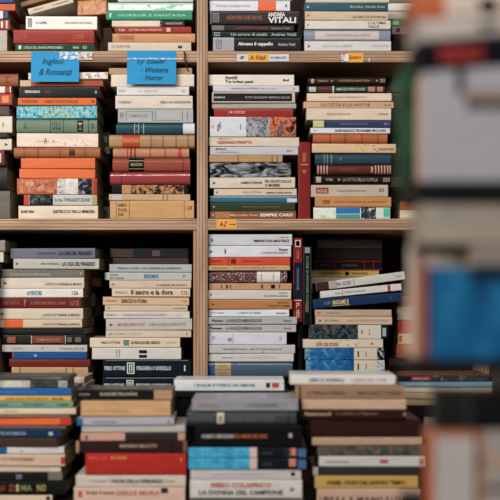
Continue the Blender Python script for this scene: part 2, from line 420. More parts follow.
# ---- middle shelf
stack('at the left edge of the middle shelf', 'books at the left end of the middle shelf', D0, [
 (-65, 18, 73, 85, '9c5a3c', 'h', 'brown-orange rounded hardback', (T('C', 6, 9, '5c2e20', .5),)),
 (-68, 11, 87, 93, 'cfc6bc', 'p', 'slim white paperback with red tail', (B(5, 10, 'a8342c'),)),
 (-68, 12, 93, 105, 'a8302a', 'p', 'red paperback with orange spine panel', (B(2, 9, 'd2813f', .2, .8),)),
 (-72, 9, 105, 115, '554942', 'p', 'dull brown-grey paperback', ()),
 (-70, 12, 116, 132, 'cdc4b4', 'p', 'thick cream paperback with a small mark', (T('I', 2.5, 3.3, '6a5e52', .3),)),
 (-68, 7, 132.5, 138, '201d1c', 'p', 'slim black paperback', ()),
 (-70, 11.5, 138.5, 149.5, 'c9bda8', 'p', 'cream paperback with black arrow mark', (E(6, '2a2522'),)),
 (-75, 4, 150, 165, '7c2e2c', 'f', 'dark maroon hardback', (B(-2, 1, 'c6bcb2', .2, .8),)),
 (-74, 7, 166, 190, '2e2c2e', 'h', 'thick black rounded hardback', ()),
 (-72, 10, 191, 218, '6d665e', 'p', 'very thick grey-brown paperback', ()),
], SH2)
stack('under the left blue note', 'books under the left blue note', D0, [
 (28, 108, 72, 79, 'cbbcae', 'p', 'slim whitish paperback, topmost,', (P(84, 107, ('5b4a44', 'cfc4ba', 'e2dcd6'), 150, .1, .9), ), {'yaw': -2.5}),
 (20, 103, 79.5, 86, 'a8502f', 'p', 'orange-brown paperback just above the black one', (B(20, 31, 'c4a083'),)),
 (19, 100, 86, 97, '20242a', 'f', 'black hardback with small white and red title', (T('FENOGLIO', 25, 40, 'd0d0cc', .22, .55, True), T('PRIMAVERA', 45, 51, 'a84438', .2, .55), T('8', 95, 97, 'b0b0ac', .3))),
 (18, 96, 98, 105, 'd6692e', 'p', 'slim orange paperback with dark title', (T('FORSTER', 22, 38, '7a3a1e', .4), T('CAMERA CON VISTA INGLESE', 44, 78, '8c4220', .4), T('M', 92, 94, '7a3a1e', .4))),
 (16.5, 97, 105.5, 118, '3f93a6', 'f', 'teal hardback with mottled gilt spine', (P(17, 97, ('23667c', '3f9ab0', '7cc0c6', 'a9b48a'), 130, .05, .95), T('ITALIA', 48, 69, 'b8b07a', .6), B(45, 46, 'a9a878'), B(71, 72, 'a9a878')), {'gloss': .3}),
 (16.5, 97, 118.5, 132.5, '6f8470', 'h', 'grey-green hardback with dark ornaments', (T('IL', 24, 27, '3c4a3c', .35), T('CARLO', 52, 61, '36423a', .55), B(50, 50.8, '45543f'), B(63, 63.8, '45543f'), B(77, 83, '2c2c2a', .1, .9), B(78.5, 81.5, 'c9b49a', .25, .7), T('S', 91, 94, '3c4a3c', .35), B(88, 88.8, '45543f'))),
 (17, 98, 133, 146.5, 'd8c2b4', 'p', 'cream pink paperback with ink drawing', (P(50, 92, ('6a5850', 'd2bcae', 'd8c4b6', 'dcc8ba', 'dcc8ba'), 150, .1, .6), T('^', 44, 47, '7a6860', .45, .45), B(36, 50, '8c7a70', .4, .44))),
 (14, 100, 147, 157, 'a4663e', 'h', 'brown leather hardback with dark stamp', (('K', (24, 38, 60, 85), '8c5432'), B(69, 75, '5a3420', .2, .8)), {'wear': .8}),
 (21, 95, 158.5, 168.3, 'd8693a', 'p', 'upper of two plain orange paperbacks', (), {'wear': .3}),
 (19.5, 95, 168.7, 178, 'dc6c38', 'p', 'lower of two plain orange paperbacks', (), {'wear': .3}),
 (17, 97, 178.5, 194, 'b4613f', 'f', 'hatched rust-brown hardback with black and white photo', (P(18, 56, ('8c4630', 'b8684a', 'd09070'), 60, .1, .9), P(57, 66, ('1e1c1c', 'd2ccc4', '1e1c1c'), 170), P(66, 78, ('b8b0a8', 'd8d4cc'), 60), P(78, 92, ('15181c', '2a3038', '9aa0a4'), 60), B(93.5, 97, 'a83c2c'))),
 (24, 97, 194.5, 205, 'b9b7b4', 'p', 'grey paperback with red tip and black photo panel', (B(24, 29, 'c0443a'), P(29.5, 53, ('14161a', '22262a', '6c706e'), 90), T('In the TWILIGHT ZONE', 55, 90, '4a4a4c', .32, .5), B(92, 97, 'a89c6c'))),
 (18.5, 98, 205.5, 218.5, 'd2c1ab', 'p', 'thick cream paperback with black capitals', (T('BORIS VIAN', 21, 34, '2c2622', .22, .55, True), T('SARTRE E CO TRA LA MEMORIA', 53, 95, '2c2622', .24, .55, True))),
], SH2)
stack('deep between the two piles under blue notes', 'books deep in the gap between the two blue-note piles', 2.57, [
 (52, 109, 131, 146, '5c7a6a', 'p', 'grey-green paperback', (B(102, 107, 'a9b49c', .3, .7),)),
 (50, 110, 147, 154, 'b4a77c', 'p', 'slim straw-coloured paperback', ()),
 (50, 108, 154, 163, '3b4044', 'p', 'charcoal paperback with pale spot', (B(103, 106, 'b0b4b4', .3, .7),)),
 (50, 108, 164, 178, '241c1a', 'p', 'near-black paperback', ()),
 (50, 110, 179, 190, '3c3330', 'p', 'dark umber paperback', ()),
 (50, 109, 191, 205, '3a3c3e', 'p', 'dark grey paperback', (T('RIVISTA', 100, 107, '77777a', .3),)),
 (50, 110, 206, 220, 'a8a29c', 'p', 'silver-white paperback', (T('ATLAS', 99, 108, '3c3834', .4),)),
], 221)
stack('under the right blue note', 'books under the right blue note', D0, [
 (109, 192, 66.5, 73.5, 'b08e6c', 'p', 'worn tan paperback, topmost,', (), {'dy': .012}),
 (111, 194, 74, 85.3, 'cdc1ac', 'p', 'thick cream paperback directly', (), {'gloss': .22}),
 (117, 189, 87, 95, 'c8c4c4', 'p', 'slim plain white paperback', (T('CITATI', 119, 125, '8a8684', .25), T('LA MENTE', 138, 158, 'a6a2a2', .22), T('AD', 182, 185, '8a8684', .25))),
 (115.5, 192.5, 95.5, 108.3, 'c9bdb0', 'p', 'cream paperback with tiny black title', (T('CASSOLA', 119, 131, '4a423c', .18), T('GISELLA  UN CUORE SOLITARIO', 160, 191, '3a332e', .18))),
 (118, 193, 109, 122, 'a3a6a6', 'p', 'grey paperback with faint framed panels', (B(126, 126.6, '74787a', .15, .85), B(126, 152, '74787a', .82, .86), B(152, 152.7, '62666a', .1, .9), B(155, 155.6, '62666a', .1, .9), B(155, 180, '74787a', .15, .19), B(182, 182.7, '74787a', .1, .9), B(187, 187.7, '74787a', .1, .9), T('LAMPEDUSA', 129, 148, '8a8e90', .25), T('FF', 120, 124, '6c7072', .4))),
 (116, 195, 123, 134, '2a5360', 'h', 'teal hardback with white sticker', (B(183, 194.5, 'c3c5c6', .0, .98), B(134, 135, '8c9c94'), B(138, 139, '8c9c94'), B(143, 144, '8c9c94'), T('II', 136, 137.4, 'a9b4a8', .6), ), {'ln': 195}),
 (109, 194.5, 134.5, 146, 'ab8760', 'h', 'tan hardback with red title label', (B(122, 140, 'b8492c', .0, 1), T('DEI RACCONTI', 123, 139, 'd4a060', .25), ('K', (151, 163, 176, 188), '8a6a48')), {'wear': .8}),
 (113, 189, 149, 157.3, 'b87e5e', 'h', 'slim pinkish-tan hardback with red lines', (B(127, 128, '9c3e2c'), B(130, 132, '9c3e2c'), B(134, 136, '9c3e2c'), ('K', (150, 165), '94604a'), B(178, 182, 'b84c38')), {'wear': .7}),
 (112.5, 190, 158, 171, '9a4a38', 'h', 'red-brown hardback with black title label', (B(128.5, 144, '221a18'), T('MANZONI', 131, 142, 'b0a070', .2), B(129, 143.5, 'a89058', .78, .82), B(129, 143.5, 'a89058', .18, .22), ('K', (183,), '7c3a2c')), {'wear': .6}),
 (110, 190, 172, 184, '9e3a3c', 'h', 'glossy crimson hardback', (B(121, 122, '7c2428'),), {'gloss': .16, 'wear': .3}),
 (112, 187, 185, 193.7, '241f1d', 'p', 'black and marbled tan paperback', (B(122, 131, 'b98458'), P(131, 184, ('1c1816', '2a2220', 'b07c50', 'c09064'), 75, .02, .98))),
 (109, 190, 194, 200.3, 'bc9c76', 'p', 'slim beige paperback with grey end', (B(112, 122, 'aeb0b2', .1, .9), ('K', (163, 167), '8e7050'))),
 (110, 194, 200.7, 218.5, 'c29763', 'p', 'thick tan paperback with printed head panel, lowest,', (T('GRAMMATICA\nDELLA LINGUA\nITALIANA', 118, 127, '7a5430', .7, .5), B(116, 116.6, '8a6038', .05, .95), B(129, 129.6, '8a6038', .05, .95), T('L 2.500', 186, 192, '7a5430', .2, .6), B(184, 184.6, '94683e'))),
], SH2)
stack('middle shelf pile right of divider', 'books on the middle shelf right of the divider', D0, [
 (208.5, 294, 74, 85, 'cfc6ba', 'p', 'cream paperback titled in bold, topmost,', (T('Arnoldi', 225, 237, '241f1c', .32, .72, True), T('Tra inglesi pazzi', 225, 253, '241f1c', .34, .32, True), T('Mondi', 283, 289, '2c2622', .24, .5, True))),
 (213, 299, 85.5, 91.7, 'bfb8bf', 'p', 'slim lavender-white paperback', (T('VIRGINIA LETTERE', 231, 258, '6a6674', .26), T('Noi e il si', 260, 276, '6a6674', .26), E(294, '6a6674'))),
 (212, 295, 92, 102.5, 'b8ae9c', 'p', 'charcoal-panelled paperback with cream border', (B(213.5, 292, '2c2a2a', .14, .88), T('BOMPIANI', 214.5, 225, 'c9c4bc', .2), T('TUTTI I RACCONTI  MARTIN LUNA ED', 245, 290, 'b0aaa4', .2))),
 (212, 296, 103, 108, 'a39c90', 'p', 'slim grey-beige paperback', ()),
 (214, 293, 108.3, 116.3, 'a03028', 'f', 'red book with white letters', (T('J. M. COETZEE', 228, 245, 'd8bcae', .4),)),
 (210, 296, 116.8, 136.5, 'c4c5cb', 'p', 'thick glossy white book with colourful collage', (T('gli', 217, 221, '4a4648', .5), T('I', 240, 241, '8a8a90', .3), B(211, 214, 'd4a09c', .4, .6), P(246, 270, ('8c8c94', '5c5658', 'a8a8b0', '3a3032'), 60), P(270, 296, ('2a2428', '8c3a34', 'd87838', '3c5468', 'c0603c'), 45)), {'gloss': .18, 'dy': .0}),
 (209, 299, 137, 146, 'cabba8', 'p', 'cream paperback with bold red title', (T('PROUST', 219, 231, 'b8604c', .2, .8), T('DIZIONARIO PERFETTO', 217.5, 252, 'b4452e', .34, .42, True))),
 (210, 298, 146.5, 153.7, 'b5b3b6', 'p', 'silver-grey paperback with dark tiny title', (T('MORAVIA', 216, 226, '3a3636', .24, .72), T('La vita interiore', 216, 238, '6a6868', .2, .35), T('Boris', 287, 292, '5a5656', .25))),
 (209, 282.5, 156, 162, 'b28c62', 'p', 'short tan paperback above the shiny wrapped one', (('K', (238, 272, 277), '8c6844'),)),
 (210, 291, 162.3, 177, 'foil', 'p', 'crumpled black and silver plastic-wrapped book', ()),
 (210, 295, 177.3, 188, 'c8baa8', 'p', 'cream paperback below the shiny wrapped one', (E(214, '2a2624'), T('DOMENICO STARNONE', 241, 262, '3a342f', .22, .5, True), T('PIU GIUSTO DI LUI', 265, 291, '2c2622', .26, .62, True), T('O MORIRE', 265, 280, '2c2622', .28, .26, True))),
 (214, 296.5, 188.3, 195.3, 'c9b59f', 'p', 'slim cream paperback with black mark', (E(217, '2a2624'), T('CARLO CASTELLANI', 242, 262, '8a7462', .24), T('AMARSI A OGNI COSTO', 266, 292, '3a3028', .28, .4, True))),
 (210, 297, 195.7, 202, '336e86', 'f', 'blue hardback with torn white tip', (B(287, 297, 'c3c5c6', .0, .6), B(212, 292, '5a98ac', .7, .8)), {'gloss': .25}),
 (210.5, 295, 202.5, 210.7, '3a4a36', 'f', 'dark olive green hardback', (E(214, 'b0a878'), T('BIBLIOTECA NAZIONALE', 243, 280, '7c7a54', .18))),
 (210, 296, 211, 218.3, '8e5a3c', 'p', 'slim brown paperback with white title, lowest,', (E(213, 'c9b49a'), T('Marcello Fois', 230, 258, 'd0bda6', .3), T('SEMPRE CARO', 260, 293, 'ddd2c4', .4, .5, True), B(215, 230, 'a87850', .1, .9))),
], SH2)
book(298.3, 310.5, 142, SH2, D0 + .004, '8c2a28', 'f', 'tall dark red hardback standing upright between two middle-shelf piles', 'upright books between piles',
     (T('RASSEGNA', 153, 162, 'b99050', .3), B(164, 165, 'b99050', .2, .8), T('III', 170, 173, 'b99050', .3)), vert=True, depth=.14)
stack('middle shelf pile under Spettro tag', 'books on the middle shelf under the Spettro tag', D0, [
 (308, 386, 76, 83.5, '40251d', 'h', 'dark brown ornate hardback, topmost,', (B(311, 314, 'b09880', .25, .75), T('ROMANZI', 318, 328, 'a88c74', .28), E(332, 'b09880'), T('LE DONNE DELLA MONTAGNA', 339, 370, 'a88c74', .26), E(377, 'b09880'), T('oxo', 380, 385, 'b09880', .45))),
 (307, 385, 85.5, 92.5, '2c423c', 'h', 'slim dark green ornate hardback', (B(309, 316, 'a9b4a4', .2, .8), B(318, 332, '6a3a34', .15, .85), B(332.5, 334, 'c0c4b4'), T('AMICIZIE PERICOLOSE', 336, 365, 'b4c0b0', .34), B(368, 375, 'b07a70', .2, .8), B(377, 383, 'b07a70', .2, .8))),
 (307, 391.5, 93, 101, 'd2bca8', 'p', 'pale cream paperback with tiny title', (T('MARGARET MAZZANTINI', 329, 366, '9a8270', .2),)),
 (303.5, 393.5, 101, 107.5, 'c49e7c', 'p', 'slim tan paperback with big black title', (T('LE CITTA E LA NOTTE', 321, 370, '5c4636', .44), T('Rizzoli', 384, 391, '8a6a50', .25))),
 (306.5, 391, 108, 118.7, 'cebba6', 'p', 'cream paperback with faint title', (T('MARGARET MAZZANTINI', 327, 350, '9c8472', .16), T('NON TI MUOVERE', 378, 388, '8a7060', .16))),
 (313, 391, 121, 127, '38456a', 'f', 'navy hardback with pale yellow spine end', (B(313, 324, 'b9b482'), B(324.5, 325.5, '1c2238'), T('DIARIO DI UN POETA', 340, 368, '7c86a4', .22), T('EST', 384, 389, '9aa2b4', .3)), {'dy': .004}),
 (310.5, 390, 127.5, 133, 'c7c8d0', 'p', 'slim white paperback with bold dark title', (E(315, '2a2a3a'), T('DAVID BALDACCI  PROGRAMMA PER IL DOPO', 335, 386, '33333c', .45, .5, True))),
 (313, 387.5, 133.3, 143, 'b8643a', 'h', 'orange-brown leather hardback', (('K', (330, 345, 362, 378), '8f4a28'),), {'wear': .8}),
 (312, 396, 143.5, 151.5, 'cfae85', 'p', 'yellowish cream paperback with black smudge', (P(350, 378, ('3a2a20', 'cfae85', 'cfae85', 'cfae85'), 200, .1, .9), T('A. CARPENTIER', 374, 394, '5c4632', .25, .4)), {'gloss': .25}),
 (315, 391, 154, 164, '34505f', 'h', 'blue-grey hardback with pale bands', (B(324, 325, '74868c'), B(327, 328, '74868c'), B(331, 332, '74868c'), T('DE', 339, 342, '74868c', .25))),
 (316.5, 391.5, 165, 174, '6b3028', 'h', 'maroon hardback with cream band stripes', tuple(B(q, q + 1.3, 'b8907c') for q in (317.5, 320.5, 323.5, 326.5, 375, 378, 381, 384, 387, 389.5)) + (T('BALZAC', 340, 356, '8c5044', .3), B(371, 373, 'b8907c', .2, .8))),
 (313.5, 391.5, 175, 182.7, '2e211e', 'h', 'dark brown hardback with pale framed title', (B(316, 321, 'b0a090', .2, .8), T('ROMA', 326, 333, 'a89884', .3), E(339, 'b0a090'), T('LA CITTA DELLA CUPOLA', 343, 378, 'a89c8c', .34), T('oxo', 383, 390, 'b0a090', .45))),
 (311, 388, 186, 196.5, 'b6a894', 'p', 'beige-grey paperback with red title label', (B(316, 328.5, '9c4436', .28, .78), T('SOLE', 317, 327, 'd0b8a0', .25), T('Il sogno di una cosa perduta', 337, 366, '8a6c58', .2), T('BUR', 379, 384, '8c5444', .3, .55))),
 (315, 391, 197, 206.7, 'bf8650', 'p', 'tan-orange paperback with faint title', (B(323, 330, 'a05c38', .3, .7), T('ALBERTO MORAVIA GLI INDIFFERENTI', 334, 386, '9a6038', .2))),
 (313.5, 390, 207, 218.5, 'c9ccc6', 'p', 'blue, green and white pictorial paperback, lowest,', (P(314, 336, ('b9c4b4', 'd2d6cc', '9ab49a'), 60), B(336, 360, '2f76b4', .45, .95), B(336, 360, '4a9a94', .0, .4), P(361, 376, ('2c3442', '38424e', 'c9ccc6'), 75), B(383.5, 389.5, '4ab89a', .15, .9))),
], SH2)
stack('at the right end of the middle shelf', 'books at the back right of the middle shelf', 2.56, [
 (392, 470, 75, 92, '7b8478', 'p', 'sage grey paperback', ()),
 (386, 470, 92.5, 107, 'b9b3a4', 'p', 'pale grey paperback', ()),
 (391, 470, 108, 122, '57534a', 'p', 'olive-brown paperback', ()),
 (389, 470, 122.5, 132, '3a3d3c', 'p', 'charcoal paperback', ()),
 (390, 470, 132.5, 146, '1f2422', 'p', 'black paperback', ()),
 (388, 470, 147, 160, '5f5a4e', 'p', 'khaki paperback', ()),
 (390, 470, 161, 176, '3a3a34', 'p', 'dark khaki paperback', ()),
 (389, 470, 177, 187, '86735f', 'p', 'dusty tan paperback', ()),
 (390, 470, 188, 204, '38302a', 'p', 'dark brown paperback', ()),
 (388, 470, 205, 220, '2a2a2c', 'p', 'thick near-black paperback', ()),
], 221)
stack('lying low at the right of the middle shelf', 'books at the right end of the middle shelf', D0 , [
 (401, 478, 201, 209.5, 'bd6a3a', 'p', 'orange-brown paperback', (), {'gloss': .4}),
 (400, 478, 210, 218.5, 'c9bba6', 'p', 'cream paperback', ()),
], SH2)

# ---- lower shelf
stack('at the left edge of the lower shelf', 'books at the left end of the lower shelf', D0, [
 (-76, 5, 240, 251, '8c877f', 'p', 'grey paperback', ()),
 (-78, 3.5, 252, 262, 'c4b8aa', 'p', 'off-white paperback', ()),
 (-78, -2, 262.5, 389, '2a2624', 'f', 'black-bound box volume', ()),
], SH3)
stack('lower shelf left pile', 'books in the left pile on the lower shelf', D0 + .018, [
 (10.5, 95, 248, 258, '6e7480', 'p', 'grey-blue paperback, topmost,', (T('FERRUCCIO PARAZZOLI', 38, 56, '40444e', .2), T('LA CASA DEL PARADISO', 59, 92, '1c1e24', .4, .5, True))),
 (13.5, 99, 259, 269, 'b2aea6', 'p', 'light grey paperback with bold black title', (E(17, '3a3834'), T('FERRUCCIO PARAZZOLI', 41, 59, '5a5852', .2), T('LA CASA DEL PARADISO', 62, 95, '22201e', .42, .5, True))),
 (2, 84, 269, 277.2, '79736a', 'p', 'brownish grey paperback', (T('CRONACHE DI POVERI AMANTI', 10, 50, 'b9b0a2', .28, .35), E(81, 'b9b0a2'))),
 (1, 84, 277.7, 288, 'c9bdae', 'p', 'cream paperback below the brownish grey one', (E(5, '4a443e'), T('IL POSTO DI TORNARE AL MONDO', 45, 82, '3a342e', .24, .38))),
 (0, 83, 288.7, 297.5, 'd0ccc3', 'p', 'white paperback with blue word', (T('AVVENTURE', 27, 42, '3a8cae', .5, .5, True), T('12/6', 72, 78, '3a3834', .45))),
 (0.5, 81, 297.6, 308, '7a2826', 'f', 'dark red hardback with faded title', (T('DAS KAPITAL', 3, 20, 'a86054', .35), T('?', 24, 26, 'b88c7c', .6), T('IL POSTO DEI CANI SUL CARRO', 31, 66, 'b0786a', .3), T('LUCE', 70, 79, 'b0786a', .45))),
 (0, 83, 308.5, 319, 'c8baa6', 'p', 'cream paperback directly above the orange-patched one', (E(2.5, '3a342e'), T('IL POSTO DI TORNARE AL MONDO', 43, 80, '3a342e', .26, .38))),
 (-1, 82, 319.5, 327.7, 'c9b49c', 'p', 'cream paperback with orange spine patch', (B(4, 23, 'd8622e'), T('IL POSTO DI TORNARE AL MONDO', 43, 80, '3a342e', .3, .4))),
 (-1, 84, 328, 334.3, '252b28', 'p', 'slim green-black paperback', (B(3, 75, '38403c', .5, .65),)),
 (2, 84.5, 334.6, 344.5, '24201d', 'f', 'black hardback with rust title panels', (B(7, 15.5, '9a5640', .2, .8), B(17, 30, '35302c', .2, .8), B(32, 64, '8a4632', .16, .84), T('ROMANZI DI LUCE', 37, 60, 'c48c70', .25), B(67, 72, '6e6860', .25, .75), B(75, 81, '6e6860', .25, .75), B(31, 31.7, 'c0b4a0', .1, .9), B(65, 65.7, 'c0b4a0', .1, .9))),
 (2, 87, 345, 352, 'b5b2ad', 'p', 'slim light grey paperback', (T('LEVI', 12, 22, '8c8884', .3), T('1', 42, 43, '6a6662', .3), T('Il sentiero dei nidi', 60, 84, '7a7672', .3))),
 (12, 86.5, 352.3, 359, '1f5a9c', 'p', 'bright blue paperback', (B(34, 37, '6aa4d0', .35, .7), B(12, 13.5, 'a83a34')), {'gloss': .3}),
 (9, 90, 359.3, 367, '7c2c28', 'f', 'dark red hardback under the bright blue paperback', ()),
 (11.5, 88, 367, 376, 'b8946a', 'p', 'worn tan paperback with dog-eared end', (('K', (20, 66, 73), '8a6a48'), B(24, 60, 'a07c56', .3, .36)), {'wear': .9}),
 (8, 84, 376.3, 388, '4a4440', 'p', 'dull brown paperback, lowest,', ()),
], SH3)
stack('in the gap between the lower shelf piles', 'books deep in the gap between the left lower shelf piles', 2.57, [
 (40, 97, 270, 277.5, '8a6a50', 'p', 'slim brown paperback', ()),
 (42, 101, 278, 286, 'c8853c', 'p', 'amber-orange paperback', (P(84, 100, ('b06c2c', 'd89a50', 'c8853c'), 150),)),
 (40, 91, 287, 293, '6a5a50', 'p', 'umber paperback', ()),
 (42, 95, 293.5, 306, 'a39a90', 'p', 'pale grey paperback', ()),
 (40, 96, 307, 316, '4a3a34', 'p', 'chocolate paperback', ()),
 (40, 93, 316.5, 326, '6e5c54', 'p', 'taupe paperback', ()),
 (40, 92, 326.5, 338, 'b08060', 'p', 'copper-tan paperback', (B(87, 90, 'd0bca8'),)),
 (40, 97, 339, 349, '5a504c', 'p', 'grey-brown paperback', ()),
 (40, 94, 350, 360, '33302e', 'p', 'black-brown paperback', ()),
 (40, 98, 361, 372, '4c3c34', 'p', 'coffee-coloured paperback', ()),
 (40, 95, 373, 386, '8c7a68', 'p', 'faded beige paperback', ()),
], 380.5)
stack('lower shelf pile left of divider', 'books on the lower shelf left of the divider', D0 + .012, [
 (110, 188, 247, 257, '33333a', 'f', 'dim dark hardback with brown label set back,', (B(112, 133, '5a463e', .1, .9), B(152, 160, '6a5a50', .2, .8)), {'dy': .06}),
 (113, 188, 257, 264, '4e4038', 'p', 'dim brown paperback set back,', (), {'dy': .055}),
 (109.5, 191.5, 264, 272, 'a8aaac', 'p', 'silver-grey paperback', (T('DIEGO CUGIA   UN AMORE ALL\'INFERNO', 118, 181, '50686f', .26, .48, True),)),
 (105, 191.5, 272.3, 280, 'b0b0ac', 'p', 'grey paperback with blue word', (T('Andrea', 110, 118, '4a4844', .28, .7), T('De Carlo', 110, 124, '4a4844', .3, .3), T('BIRMA', 144, 159, '3a84a8', .55, .5, True), E(184, '3a3434'), B(105, 106.5, '5c8c78'))),
 (109.5, 191, 280.4, 287.5, 'c4ae9a', 'p', 'slim cream paperback with black corner mark', (E(113, '3a3430'), T('IL RUMORE DEL MONDO', 157, 187, '6a584a', .26, .4))),
 (112, 190, 289, 296.5, 'ccb79e', 'p', 'cream paperback with bold serif title', (T('ITALO C.', 115, 128, '5a4a3c', .3), T('il sacro e la dora', 131, 173, '3a2c22', .6, .55, True), T('C/3', 181, 187, '6a5644', .45))),
 (103, 189, 297, 305, 'c9a888', 'p', 'tan paperback with ESERCIZI title', (T('MONDADORI', 106, 117, 'a86a44', .22), T('ESERCIZI DI STORIA', 121.5, 147, '3c2a20', .42, .5, True), T('nuovi', 182, 187, 'a86a44', .25))),
 (105, 187.5, 305.5, 311, 'c6b19c', 'p', 'slim cream paperback under the ESERCIZI one', (E(109, '2c2622'), T('IL GATTOPARDO', 173, 186, '7a6252', .3))),
 (104, 189.5, 311.5, 318.5, 'c4bcb4', 'p', 'slim white paperback with faint title', (T('FIRMINO', 106, 117, '7c746c', .2), T('VACANZE A DISTANZA CON SALVAGENTE', 123, 166, '8a86a0', .26), T('ed', 176, 185, 'a09890', .2))),
 (106, 192, 319, 330, 'b9b0a6', 'p', 'grey-cream paperback with red and blue title', (E(111, '3a3634'), T('MICHELE SERRA CASO', 118, 145, 'a4675a', .24), T("L'ARPA DI DIO E ALTRE NOTTI", 149, 186, '5a88a0', .26))),
 (106, 191, 330.3, 337, 'c3b4a4', 'p', 'cream paperback with washed-out title', (T('M. PUZO', 109, 126, '9a8474', .24), T('storie', 130, 150, 'b0a090', .2), E(187, '8a3c34'))),
 (90, 180, 338.3, 347.3, 'cdbca2', 'p', 'cream paperback with green square emblem', (T('PIERO OTTONE', 101, 120, '3e362e', .26), B(123.5, 129, '5c8a78', .2, .8), T('LE REGOLE DEL GIOCO', 131, 160, '2c2620', .3, .5, True), T('LONGANESI', 166, 176, '9a8a74', .16)), {'dy': 0}),
 (92, 181, 347.8, 358.5, 'c6c2bc', 'p', 'pearly white glossy book with black labels', (B(139, 147, '2a2624', .52, .8), B(139, 147, '2a2624', .14, .4), T('II', 116, 120, 'a09a94', .7)), {'gloss': .14, 'dy': 0}),
 (103, 190, 360.5, 376.7, '1d2731', 'p', 'upper navy paperback titled PREGHIERA O BORDELLO', (B(106, 188, '8a9296', .93, .96), T('PIERO OTTONE', 104.5, 125, 'b4c2c8', .24, .5, True), ('F', 127, 134.5, 'c9ccc4'), T('PREGHIERA O BORDELLO', 136.5, 171, 'b4c2c8', .24, .5, True), T('I', 184, 185.5, 'b4c2c8', .35)), {'wear': .2}),
 (102.5, 190, 377.2, 393.5, '1d2731', 'p', 'lower navy paperback titled PREGHIERA O BORDELLO', (B(106, 188, '8a9296', .93, .96), T('PIERO OTTONE', 104, 124, 'b4c2c8', .24, .5, True), ('F', 126.5, 133.5, 'c9ccc4'), T('PREGHIERA O BORDELLO', 136, 171, 'b4c2c8', .24, .5, True)), {'wear': .2}),
], SH3)
